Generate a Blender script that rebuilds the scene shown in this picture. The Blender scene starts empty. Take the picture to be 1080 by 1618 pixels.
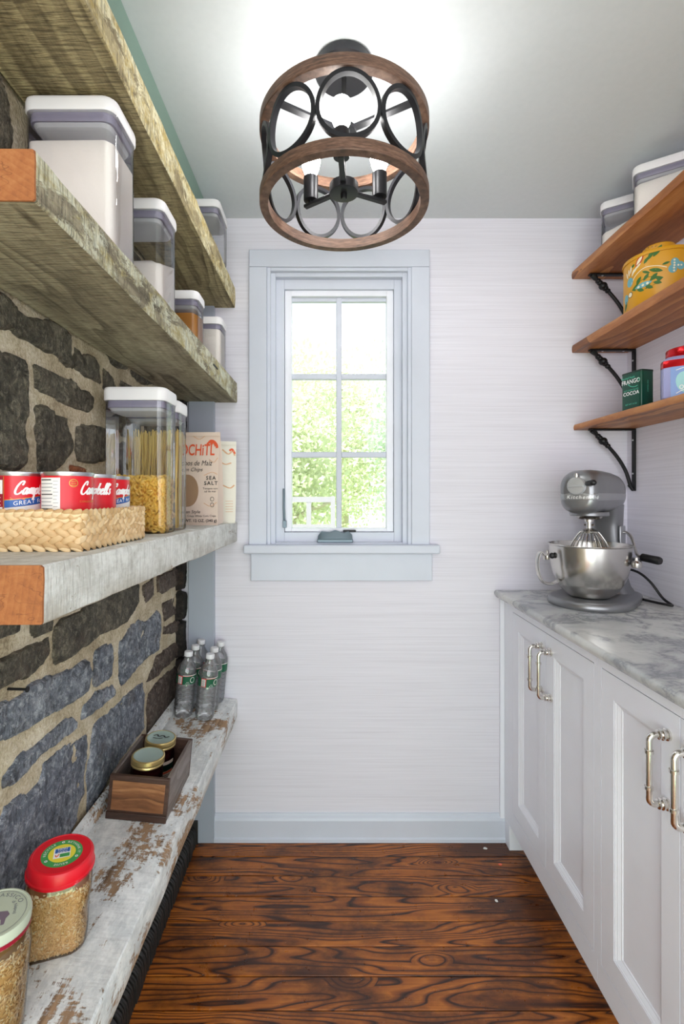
import bpy, bmesh, math, random
import numpy as np
from mathutils import Vector, Matrix, noise as mnoise

PI = math.pi
R = math.radians
random.seed(7)
SC = bpy.context.scene
COL = SC.collection

# ---------------------------------------------------------------- camera, world, lights, exposure
CAM_Z = 1.26
FPX = 760.0                     # focal length in pixels of the 1080x1618 frame
cd = bpy.data.cameras.new('camera')
cam = bpy.data.objects.new('camera', cd); COL.objects.link(cam)
cam.location = (0, 0, CAM_Z); cam.rotation_euler = (R(90), 0, 0)
cd.sensor_fit = 'AUTO'; cd.sensor_width = 36.0; cd.lens = FPX / 1618 * 36
cd.shift_x = (540 - 518) / 1618; cd.shift_y = -(809 - 784) / 1618
cd.clip_start = 0.02; cd.clip_end = 200
SC.camera = cam

w = bpy.data.worlds.new('sky'); SC.world = w; w.use_nodes = True
wn = w.node_tree; wn.nodes.clear()
wo = wn.nodes.new('ShaderNodeOutputWorld'); wb = wn.nodes.new('ShaderNodeBackground')
sk = wn.nodes.new('ShaderNodeTexSky'); sk.sky_type = 'HOSEK_WILKIE'
sk.sun_direction = Vector((-0.45, -0.55, 0.75)).normalized(); sk.turbidity = 4.0; sk.ground_albedo = 0.4
wmx = wn.nodes.new('ShaderNodeMix'); wmx.data_type = 'RGBA'
wmx.inputs[0].default_value = 0.7; wmx.inputs[7].default_value = (0.9, 0.95, 1.0, 1)
wn.links.new(sk.outputs[0], wmx.inputs[6]); wn.links.new(wmx.outputs[2], wb.inputs[0])
wb.inputs[1].default_value = 2.2
wn.links.new(wb.outputs[0], wo.inputs[0])

def area_light(name, loc, target, sx, sy, power, color):
    l = bpy.data.lights.new(name, 'AREA'); l.shape = 'RECTANGLE'; l.size = sx; l.size_y = sy
    l.energy = power; l.color = color
    o = bpy.data.objects.new(name, l); COL.objects.link(o); o.location = loc
    o.rotation_euler = (Vector(target) - Vector(loc)).to_track_quat('-Z', 'Y').to_euler()
    return o
sl = bpy.data.lights.new('sun', 'SUN'); sl.energy = 10.0; sl.angle = R(2); sl.color = (1, 0.96, 0.88)
so = bpy.data.objects.new('sun', sl); COL.objects.link(so)
so.rotation_euler = Vector((0.45, 0.55, -0.75)).to_track_quat('-Z', 'Y').to_euler()
# daylight of the room behind the open doorway, and the light a lawn throws up through it
area_light('doorway_daylight', (-0.55, -0.95, 1.25), (0.62, 1.2, 0.75), 1.5, 1.9, 30.0, (0.96, 0.97, 1.0))
area_light('added_fill_right', (0.75, -1.2, 1.3), (-0.5, 1.3, 0.9), 1.2, 1.8, 14.0, (0.97, 0.98, 1.0))  # unseen second fill lamp, added to brighten the left side
area_light('lawn_bounce', (0.25, -0.9, 0.25), (-0.35, 0.9, 2.2), 1.1, 0.5, 9.0, (0.55, 1.0, 0.6))

SC.view_settings.view_transform = 'Standard'
SC.view_settings.look = 'None'
SC.view_settings.exposure = 0.0
SC.view_settings.gamma = 1.0
SC.view_settings.use_curve_mapping = False
SC.cycles.transparent_max_bounces = 28
SC.cycles.max_bounces = 8
BULB = 66.0

# ---------------------------------------------------------------- node helper
class G:
    def __init__(s, name):
        s.m = bpy.data.materials.new(name); s.m.use_nodes = True
        s.t = s.m.node_tree; s.t.nodes.clear()
        s.out = s.t.nodes.new('ShaderNodeOutputMaterial')
    def add(s, typ, ins=None, **props):
        n = s.t.nodes.new(typ)
        for k, v in props.items(): setattr(n, k, v)
        for k, v in (ins or {}).items(): s.set(n.inputs[k], v)
        return n
    def set(s, sock, v):
        if isinstance(v, bpy.types.NodeSocket): s.t.links.new(v, sock)
        elif isinstance(v, (tuple, list)) and len(v) == 3 and sock.type == 'RGBA': sock.default_value = (*v, 1)
        else: sock.default_value = v
    def coord(s, scale=(1, 1, 1), rot=(0, 0, 0), rnd=0.0, loc=(0, 0, 0)):
        v = s.add('ShaderNodeTexCoord').outputs['Object']
        if rnd:
            r = s.add('ShaderNodeObjectInfo').outputs['Random']
            k = s.add('ShaderNodeMath', {0: r, 1: rnd}, operation='MULTIPLY').outputs[0]
            c = s.add('ShaderNodeCombineXYZ', {0: k, 1: k, 2: k}).outputs[0]
            v = s.add('ShaderNodeVectorMath', {0: v, 1: c}, operation='ADD').outputs[0]
        return s.add('ShaderNodeMapping', {'Vector': v, 'Scale': scale, 'Rotation': rot, 'Location': loc}).outputs[0]
    def noise(s, v, scale=5, detail=4, rough=0.55, dist=0.0):
        return s.add('ShaderNodeTexNoise', {'Vector': v, 'Scale': scale, 'Detail': detail, 'Roughness': rough, 'Distortion': dist}).outputs[0]
    def noisec(s, v, scale=5, detail=3):
        return s.add('ShaderNodeTexNoise', {'Vector': v, 'Scale': scale, 'Detail': detail}).outputs[1]
    def voro(s, v, scale=5, feature='F1', out=0):
        return s.add('ShaderNodeTexVoronoi', {'Vector': v, 'Scale': scale}, feature=feature).outputs[out]
    def ramp(s, f, stops, interp='LINEAR'):
        n = s.add('ShaderNodeValToRGB', {0: f}); cr = n.color_ramp; cr.interpolation = interp
        while len(cr.elements) < len(stops): cr.elements.new(0.5)
        for e, (p, c) in zip(cr.elements, stops):
            e.position = p
            e.color = (c, c, c, 1) if isinstance(c, (int, float)) else (*c, 1)
        return n.outputs[0]
    def mix(s, f, a, b, mode='MIX'):
        n = s.add('ShaderNodeMix', data_type='RGBA', blend_type=mode)
        s.set(n.inputs[0], f); s.set(n.inputs[6], a); s.set(n.inputs[7], b)
        return n.outputs[2]
    def math(s, op, a, b=0.0, c=0.0):
        return s.add('ShaderNodeMath', {0: a, 1: b, 2: c}, operation=op).outputs[0]
    def vadd(s, a, b, k=1.0):
        b2 = s.add('ShaderNodeVectorMath', {0: b, 3: k}, operation='SCALE').outputs[0]
        return s.add('ShaderNodeVectorMath', {0: a, 1: b2}, operation='ADD').outputs[0]
    def bump(s, h, strength=0.3, dist=0.01):
        return s.add('ShaderNodeBump', {'Height': h, 'Strength': strength, 'Distance': dist}).outputs[0]
    def bsdf(s, color, rough=0.5, metal=0.0, normal=None, **kw):
        b = s.add('ShaderNodeBsdfPrincipled', {'Base Color': color, 'Roughness': rough, 'Metallic': metal})
        if normal is not None: s.set(b.inputs['Normal'], normal)
        for k, v in kw.items(): s.set(b.inputs[k.replace('_', ' ')], v)
        s.t.links.new(b.outputs[0], s.out.inputs[0])
        return s.m
    def surf(s, sock):
        s.t.links.new(sock, s.out.inputs[0]); return s.m

def srgb(r, g, b):
    f = lambda c: (c / 255 / 12.92) if c / 255 <= 0.04045 else ((c / 255 + 0.055) / 1.055) ** 2.4
    return (f(r), f(g), f(b))
M = {}
def plain(name, col, rough=0.5, metal=0.0, bump=None, **kw):
    g = G(name); n = None
    if bump: n = g.bump(g.noise(g.coord(), bump[0], 4), bump[1], 0.002)
    # a faint procedural mottling keeps plain paint from looking like plastic
    f = g.noise(g.coord(), 9, 3)
    c = g.mix(f, tuple(x * 0.95 for x in col), tuple(min(1, x * 1.05) for x in col))
    M[name] = g.bsdf(c, rough, metal, n, **kw); return M[name]

# ---- materials
plain('white_cab', srgb(236, 238, 247), 0.32)
plain('trim_grey', srgb(206, 211, 224), 0.4)
plain('post_grey', srgb(168, 175, 188), 0.4)
plain('ceil_trim', srgb(122, 148, 134), 0.45)
plain('lid_white', srgb(240, 238, 240), 0.35)
plain('gasket', srgb(150, 144, 164), 0.4)
plain('flour', srgb(246, 238, 232), 0.95, bump=(220, 0.35))
plain('black_iron', srgb(22, 22, 24), 0.42, 0.3)
plain('fin_black', srgb(38, 35, 34), 0.55)
plain('lamp_black', srgb(34, 34, 38), 0.38, 0.4)
plain('chrome', (0.75, 0.72, 0.68), 0.16, 1.0)
plain('steel', (0.62, 0.6, 0.57), 0.22, 1.0)
plain('can_steel', (0.6, 0.62, 0.66), 0.3, 1.0)
plain('mixer_paint', srgb(142, 143, 146), 0.3, 0.7)
plain('mixer_band', srgb(172, 174, 177), 0.3, 0.75)
plain('black_plastic', srgb(18, 18, 20), 0.4)
plain('can_red', srgb(214, 14, 32), 0.3)
plain('paper_white', srgb(238, 236, 232), 0.6)
plain('print_white', srgb(250, 250, 250), 0.5)
plain('print_black', srgb(45, 42, 42), 0.6)
plain('print_grey', srgb(120, 122, 130), 0.6)
plain('can_blue', srgb(38, 96, 172), 0.4)
plain('gold', srgb(205, 165, 80), 0.35, 0.6)
plain('maroon', srgb(150, 20, 45), 0.4)
plain('swirl', srgb(235, 110, 80), 0.5)
plain('bag_paper', srgb(226, 205, 190), 0.7, bump=(60, 0.2))
plain('bag_cream', srgb(236, 232, 220), 0.7, bump=(60, 0.2))
plain('bag_window', srgb(172, 140, 112), 0.3, bump=(25, 0.3))
plain('print_orange', srgb(226, 90, 50), 0.6)
plain('print_tan', srgb(222, 178, 140), 0.6)
plain('lid_red', srgb(225, 20, 40), 0.35)
plain('lid_green', srgb(70, 160, 85), 0.4)
plain('lid_yellow', srgb(240, 225, 70), 0.4)
plain('sage_lid', srgb(196, 205, 185), 0.4, 0.1)
plain('lid_purple', srgb(120, 105, 120), 0.5)
plain('brass', srgb(214, 190, 130), 0.3, 0.85)
plain('jam', srgb(48, 10, 14), 0.12)
plain('bottle_green', srgb(10, 92, 62), 0.4)
plain('bottle_red', srgb(205, 60, 60), 0.4)
plain('cap_white', srgb(232, 232, 236), 0.4)
plain('pot_yellow', srgb(206, 148, 18), 0.4, bump=(30, 0.08))
plain('paint_green', srgb(52, 100, 30), 0.5)
plain('paint_blue', srgb(105, 165, 175), 0.5)
plain('paint_cream', srgb(232, 222, 190), 0.5)
plain('paint_rust', srgb(185, 60, 25), 0.5)
plain('tin_green', srgb(8, 72, 54), 0.3, 0.1)
plain('tin_dark', srgb(8, 42, 32), 0.35, 0.1)
plain('print_mint', srgb(90, 205, 170), 0.5)
plain('red_metal', srgb(190, 10, 22), 0.22, 0.6)
plain('jar_blue', srgb(120, 150, 205), 0.3)
plain('jar_teal', srgb(150, 205, 205), 0.3)
plain('jar_lilac', srgb(160, 162, 206), 0.3)
plain('jar_navy', srgb(70, 90, 160), 0.35)
plain('pasta', srgb(248, 206, 104), 0.4)
plain('pasta_core', srgb(206, 150, 60), 0.7)
plain('spaghetti', srgb(246, 214, 130), 0.5)
plain('rice', srgb(228, 190, 134), 0.5)
plain('rice_pale', srgb(240, 222, 184), 0.5)
plain('rice_core', srgb(196, 150, 92), 0.7)
plain('cracker', srgb(190, 128, 50), 0.6)
plain('deck_wood', srgb(150, 150, 152), 0.7)
plain('nail', srgb(30, 28, 28), 0.6, 0.5)
plain('crank_grey', srgb(112, 128, 138), 0.35, 0.3)
plain('strap_black', srgb(30, 30, 33), 0.5)

def g_wall():
    g = G('grasscloth'); v = g.coord((1.6, 1.6, 170))
    a = g.noise(v, 1.0, 4, 0.65); v2 = g.coord((4, 4, 560)); b = g.noise(v2, 1.0, 2)
    h = g.mix(0.45, a, b)
    c = g.ramp(h, [(0.3, srgb(212, 209, 219)), (0.5, srgb(225, 223, 233)), (0.68, srgb(232, 230, 240))])
    M['wallpaper'] = g.bsdf(c, 0.7, 0, g.bump(h, 0.12, 0.001))
g_wall()
def g_ceiling():
    g = G('ceiling_paint'); f = g.noise(g.coord(), 60, 3)
    M['ceiling'] = g.bsdf(g.mix(f, srgb(210, 216, 219), srgb(218, 223, 226)), 0.6, 0, g.bump(f, 0.05, 0.001))
g_ceiling()
def g_stone(name, dark, mid, light, speck):
    g = G(name); v = g.coord((1, 1, 1), rnd=13.0)
    big = g.noise(v, 6, 5, 0.65, 0.6); fine = g.noise(v, 70, 5, 0.8, 0.4)
    vs = g.coord((1, 30, 10), rot=(R(12), 0, 0), rnd=13.0); st = g.noise(vs, 4, 4, 0.75)
    md = g.noise(v, 26, 5, 0.75, 0.8)
    f = g.mix(0.5, big, md); f = g.mix(0.45, f, fine); f = g.mix(0.2, f, st)
    c = g.ramp(f, [(0.36, dark), (0.49, mid), (0.6, light)])
    sp = g.ramp(g.noise(v, 62, 4, 0.8, 0.3), [(0.52, 0.0), (0.62, 1.0)])
    c = g.mix(g.math('MULTIPLY', sp, 0.6), c, speck)
    ds = g.ramp(g.noise(v, 34, 4, 0.8, 0.5), [(0.38, 1.0), (0.47, 0.0)])
    c = g.mix(g.math('MULTIPLY', ds, 0.55), c, dark)
    rr = g.ramp(g.noise(v, 9, 4, 0.7), [(0.57, 0.0), (0.68, 1.0)])
    c = g.mix(g.math('MULTIPLY', rr, 0.4), c, srgb(92, 72, 58))
    hgt = g.math('ADD', g.math('MULTIPLY', st, 0.5), g.math('ADD', g.math('MULTIPLY', fine, 0.6), g.math('MULTIPLY', md, 0.6)))
    M[name] = g.bsdf(c, 0.6, 0, g.bump(hgt, 0.9, 0.014), Specular_IOR_Level=0.35)
g_stone('stone_brown_warmlit', srgb(34, 31, 27), srgb(84, 79, 68), srgb(130, 121, 104), srgb(150, 142, 124))  # brown tint mostly holds the warm light on the upper wall
g_stone('stone_blue_coollit', srgb(40, 43, 50), srgb(108, 114, 125), srgb(166, 171, 180), srgb(200, 204, 210))  # blue tint mostly holds the cool light on the lower wall
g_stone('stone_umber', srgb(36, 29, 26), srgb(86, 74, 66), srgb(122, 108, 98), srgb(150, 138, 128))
g_stone('stone_gap_shade', srgb(16, 14, 13), srgb(34, 30, 28), srgb(54, 48, 44), srgb(74, 68, 62))  # near-black: shade of the corner gap put into the colour
g_stone('brick_red', srgb(80, 40, 26), srgb(140, 80, 52), srgb(170, 110, 76), srgb(180, 130, 100))
def g_mortar():
    g = G('mortar'); v = g.coord()
    a = g.noise(v, 14, 5, 0.6); b = g.noise(v, 160, 3, 0.7)
    c = g.ramp(g.mix(0.45, a, b), [(0.3, srgb(132, 116, 90)), (0.5, srgb(192, 178, 150)), (0.66, srgb(224, 214, 194))])
    M['mortar'] = g.bsdf(c, 0.95, 0, g.bump(g.mix(0.6, a, b), 0.8, 0.008))
g_mortar()
def g_beam(name, bare1, bare2, paint1, paint2, cover, kerf=0.5, side=None, flake=9.0):
    """weathered sawn timber, grain along Y, with what is left of its paint"""
    g = G(name)
    v = g.coord((1, 0.07, 1), rnd=3.0)
    v = g.vadd(v, g.noisec(g.coord((1, .5, 1), rnd=3.0), 5), 0.05)
    gr = g.noise(v, 75, 6, 0.7, 0.3)
    ring = g.math('FRACT', g.math('MULTIPLY', g.noise(v, 6, 2, 0.4), 14.0))
    ring = g.ramp(ring, [(0.0, 0.2), (0.6, 0.75), (0.9, 0.9), (1.0, 0.2)])
    blot = g.noise(g.coord((1, .35, 1), rnd=3.0), 8, 6, 0.75, 0.5)
    wf = g.mix(0.4, g.mix(0.35, gr, ring), blot)
    wood = g.ramp(wf, [(0.36, bare1), (0.6, bare2)])
    kv = g.coord((26, 230, 26), rot=(0, 0, R(12)), rnd=3.0)
    k = g.noise(kv, 1.0, 3, 0.65)
    pv = g.coord((1, 0.55, 1), rnd=5.0)
    p = g.math('ADD', g.math('MULTIPLY', g.noise(pv, flake, 6, 0.8, 0.5), 0.72), g.math('MULTIPLY', g.mix(0.5, gr, k), 0.28))
    pm = g.ramp(p, [(cover - 0.018, 1.0), (cover + 0.018, 0.0)])
    if side is not None:      # the faces the brush reached keep their paint
        nrm = g.add('ShaderNodeTexCoord').outputs['Normal']
        sep = g.add('ShaderNodeSeparateXYZ', {0: nrm})
        s_ = g.math('ADD', g.math('MULTIPLY', sep.outputs[0], side[0]), g.math('MULTIPLY', sep.outputs[2], side[1]))
        s_ = g.math('MINIMUM', g.math('MAXIMUM', s_, 0.0), 1.0)
        pm = g.math('MULTIPLY', pm, s_)
    pc = g.ramp(g.noise(pv, 30, 4, 0.8), [(0.38, paint1), (0.6, paint2)])
    c = g.mix(pm, wood, pc)
    kd = g.ramp(k, [(0.36, 1.0), (0.52, 0.0)])
    c = g.mix(g.math('MULTIPLY', kd, kerf * 0.6), c, tuple(x * 0.45 for x in bare1))
    h = g.math('ADD', g.math('MULTIPLY', wf, 0.8), g.math('MULTIPLY', k, kerf))
    h = g.math('ADD', h, g.math('MULTIPLY', pm, 0.3))
    M[name] = g.bsdf(c, 0.82, 0, g.bump(h, 0.8, 0.006))
g_beam('beam_top', srgb(96, 82, 56), srgb(178, 162, 122), srgb(186, 162, 96), srgb(228, 220, 184), 0.53, 1.0, (1.0, 0.25), 11)
g_beam('beam_mid', srgb(86, 76, 60), srgb(172, 162, 136), srgb(180, 166, 116), srgb(222, 222, 200), 0.53, 0.9, (1.0, 0.3), 11)
g_beam('beam_low', srgb(112, 96, 80), srgb(176, 158, 138), srgb(206, 206, 200), srgb(232, 233, 229), 0.60, 0.4, (1.0, 0.8), 8)
g_beam('beam_floor', srgb(96, 72, 52), srgb(176, 144, 112), srgb(208, 212, 213), srgb(240, 242, 241), 0.54, 0.18, (1.0, 1.0), 7)
def g_wood(name, c1, c2, c3, axis='Y', scale=1.0, rough=0.4, bump=0.12, rings=0.4):
    g = G(name)
    sc = {'X': (0.09, 1, 1), 'Y': (1, 0.09, 1), 'Z': (1, 1, 0.09)}[axis]
    v = g.coord(sc, rnd=4.0); v = g.vadd(v, g.noisec(g.coord((1, 1, 1), rnd=4.0), 4), 0.06)
    a = g.mix(0.5, g.noise(v, 12 * scale, 4, 0.6, 0.5), g.noise(v, 70 * scale, 5, 0.7)); rg = g.math('FRACT', g.math('MULTIPLY', g.noise(v, 5 * scale, 1, 0.4), 9.0))
    f = g.mix(rings, a, rg)
    c = g.ramp(f, [(0.3, c1), (0.5, c2), (0.7, c3)])
    M[name] = g.bsdf(c, rough, 0, g.bump(f, bump, 0.003))
g_wood('oak_shelf', srgb(106, 60, 30), srgb(168, 104, 54), srgb(206, 146, 88), 'Y', 1.0, 0.45, 0.2, 0.22)
def g_endgrain():
    g = G('end_grain'); v = g.coord((1, 1, 1), rnd=1.0)
    d = g.add('ShaderNodeVectorMath', {0: g.vadd(g.coord((1, 0, 1), loc=(0.62, 0, -1.2)), g.noisec(v, 9), 0.02)}, operation='LENGTH').outputs['Value']
    rg = g.math('FRACT', g.math('MULTIPLY', d, 130.0)); n = g.noise(v, 90, 5, 0.7); b_ = g.noise(v, 12, 4)
    c = g.ramp(g.mix(0.5, g.mix(0.14, n, rg), b_), [(0.3, srgb(112, 66, 36)), (0.5, srgb(156, 94, 50)), (0.68, srgb(176, 118, 70))])
    cr = g.math('ABSOLUTE', g.math('SUBTRACT', g.noise(g.coord((1, 1, 2.5), rot=(0, R(30), 0), rnd=1.0), 9, 3, 0.6), 0.5))
    c = g.mix(g.ramp(cr, [(0.0015, 0.6), (0.004, 0.0)]), c, srgb(90, 46, 24))
    M['end_grain'] = g.bsdf(c, 0.7, 0, g.bump(n, 0.3, 0.002))
g_endgrain()
def g_lampwood():
    g = G('lamp_wood'); f = g.mix(0.5, g.noise(g.coord((14, 14, 190)), 1.0, 5, 0.65), g.noise(g.coord((60, 60, 420)), 1.0, 3))
    c = g.ramp(f, [(0.34, srgb(58, 40, 30)), (0.5, srgb(98, 70, 54)), (0.66, srgb(128, 98, 80))])
    M['lamp_wood'] = g.bsdf(c, 0.55, 0, g.bump(f, 0.2, 0.002))
g_lampwood()
g_wood('box_wood', srgb(66, 38, 22), srgb(126, 80, 48), srgb(176, 124, 82), 'X', 1.6, 0.5, 0.2, 0.12)
g_wood('box_dark', srgb(38, 24, 18), srgb(66, 44, 34), srgb(92, 66, 54), 'X', 1.6, 0.55, 0.2, 0.1)
g_wood('box_side', srgb(66, 54, 48), srgb(112, 100, 94), srgb(150, 140, 136), 'Y', 1.6, 0.5, 0.2, 0.1)
g_wood('straw', srgb(196, 158, 108), srgb(226, 192, 142), srgb(240, 214, 170), 'X', 2.0, 0.6)
def g_floor():
    g = G('floor_plank')
    v = g.coord((0.085, 1, 1), rnd=9.0)
    v = g.vadd(v, g.noisec(g.coord((0.4, 1.0, 1), rnd=9.0), 6.0), 0.035)
    # knots pull the growth rings round themselves
    kd = g.voro(g.coord((1.0, 2.6, 1), rnd=9.0), 3.4)
    kn = g.ramp(kd, [(0.0, 1.0), (0.09, 0.45), (0.26, 0.0)])
    base = g.noise(v, 10.0, 2, 0.35)
    rg = g.math('FRACT', g.math('MULTIPLY', g.math('ADD', base, g.math('MULTIPLY', kn, 0.3)), 22.0))
    rg = g.ramp(rg, [(0.0, 0.75), (0.1, 0.25), (0.6, 0.12), (0.86, 0.42), (0.97, 0.95)])
    fib = g.noise(g.coord((4, 230, 60), rnd=9.0), 1.0, 5, 0.7)
    f = g.mix(0.32, rg, fib)
    c = g.ramp(f, [(0.16, srgb(208, 126, 44)), (0.32, srgb(160, 88, 30)), (0.52, srgb(94, 47, 18)), (0.8, srgb(40, 20, 11))])
    dk = g.ramp(g.noise(g.coord((0.8, 1.6, 1), rnd=2.0), 5.0, 6, 0.7), [(0.37, 0.85), (0.58, 0.0)])
    c = g.mix(dk, c, srgb(60, 30, 16))
    c = g.mix(g.ramp(kd, [(0.035, 1.0), (0.065, 0.0)]), c, srgb(74, 20, 8))
    sp = g.ramp(g.noise(g.coord((1, 1, 1)), 95, 2, 0.5), [(0.735, 0.0), (0.76, 1.0)])
    c = g.mix(g.math('MULTIPLY', sp, 0.5), c, srgb(170, 160, 150))
    ro = g.ramp(g.noise(g.coord(), 24, 4), [(0.3, 0.24), (0.7, 0.45)])
    M['floor_plank'] = g.bsdf(c, ro, 0, g.bump(f, 0.14, 0.002))
g_floor()
def g_marble():
    g = G('marble'); v = g.coord((1, 1, 1))
    v = g.vadd(v, g.noisec(v, 3.5, 4), 0.22)
    a = g.noise(g.vadd(v, g.noisec(v, 9, 3), 0.05), 5.5, 7, 0.62)
    vein = g.math('ABSOLUTE', g.math('SUBTRACT', a, 0.5))
    vm = g.ramp(vein, [(0.0, 1.0), (0.018, 0.55), (0.07, 0.0)])
    cl = g.ramp(g.noise(v, 3.2, 6, 0.65), [(0.35, srgb(176, 178, 182)), (0.52, srgb(206, 207, 206)), (0.7, srgb(226, 225, 220))])
    c = g.mix(g.math('MULTIPLY', vm, 0.72), cl, srgb(112, 116, 124))
    M['marble'] = g.bsdf(c, 0.2, 0)
g_marble()
def g_clear(name, tint=(1, 1, 1), refl=0.9, fres=1.45, base=0.03):
    g = G(name)
    fr = g.add('ShaderNodeFresnel', {'IOR': fres}).outputs[0]
    f = g.math('MINIMUM', g.math('ADD', g.math('MULTIPLY', fr, refl), base), 0.9)
    t = g.add('ShaderNodeBsdfTransparent', {0: tint}).outputs[0]
    gl = g.add('ShaderNodeBsdfGlossy', {'Roughness': 0.04}).outputs[0]
    M[name] = g.surf(g.add('ShaderNodeMixShader', {0: f, 1: t, 2: gl}).outputs[0])
g_clear('clear_plastic', (0.965, 0.975, 0.975))
g_clear('clear_glass', (0.95, 0.97, 0.96))
g_clear('window_glass', (0.97, 0.985, 0.99), 0.3, 1.3, 0.0)
def g_insert():
    g = G('lid_insert'); t = g.add('ShaderNodeBsdfTransparent', {0: (0.95, 0.95, 0.97)}).outputs[0]; d = g.add('ShaderNodeBsdfDiffuse', {0: (0.8, 0.79, 0.83)}).outputs[0]
    M['lid_insert'] = g.surf(g.add('ShaderNodeMixShader', {0: 0.55, 1: t, 2: d}).outputs[0])
g_insert()
def g_water():
    g = G('water_bottle')
    fr = g.add('ShaderNodeFresnel', {'IOR': 1.5}).outputs[0]
    t = g.add('ShaderNodeBsdfTransparent', {0: (0.96, 0.97, 0.98)}).outputs[0]
    r = g.add('ShaderNodeBsdfRefraction', {0: (0.95, 0.96, 0.98), 'Roughness': 0.05, 'IOR': 1.2}).outputs[0]
    gl = g.add('ShaderNodeBsdfGlossy', {'Roughness': 0.08}).outputs[0]
    b = g.add('ShaderNodeMixShader', {0: 0.28, 1: t, 2: r}).outputs[0]
    df = g.add('ShaderNodeBsdfDiffuse', {0: (0.9, 0.92, 0.95)}).outputs[0]; b = g.add('ShaderNodeMixShader', {0: 0.09, 1: b, 2: df}).outputs[0]
    M['water_bottle'] = g.surf(g.add('ShaderNodeMixShader', {0: g.math('ADD', g.math('MULTIPLY', fr, 1.3), 0.07), 1: b, 2: gl}).outputs[0])
g_water()
def g_bulb():
    g = G('bulb_glow'); e = g.add('ShaderNodeEmission', {0: (1.0, 0.985, 0.96), 1: BULB}).outputs[0]
    M['bulb_glow'] = g.surf(e)
g_bulb()
def g_leaf(name, a, b):
    g = G(name); f = g.noise(g.coord(), 2.5, 3)
    c = g.mix(f, a, b)
    d = g.add('ShaderNodeBsdfDiffuse', {0: c}).outputs[0]; t = g.add('ShaderNodeBsdfTranslucent', {0: c}).outputs[0]
    M[name] = g.surf(g.add('ShaderNodeMixShader', {0: 0.45, 1: d, 2: t}).outputs[0])
g_leaf('leaf_hazed_a', srgb(214, 222, 194), srgb(234, 238, 214))  # both leaf colours lightened to hold the washed-out haze of bright daylight
g_leaf('leaf_hazed_b', srgb(204, 220, 206), srgb(222, 232, 218))
g_leaf('lawn', srgb(190, 214, 140), srgb(214, 226, 160))
plain('bark', srgb(196, 188, 172), 0.9)

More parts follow.
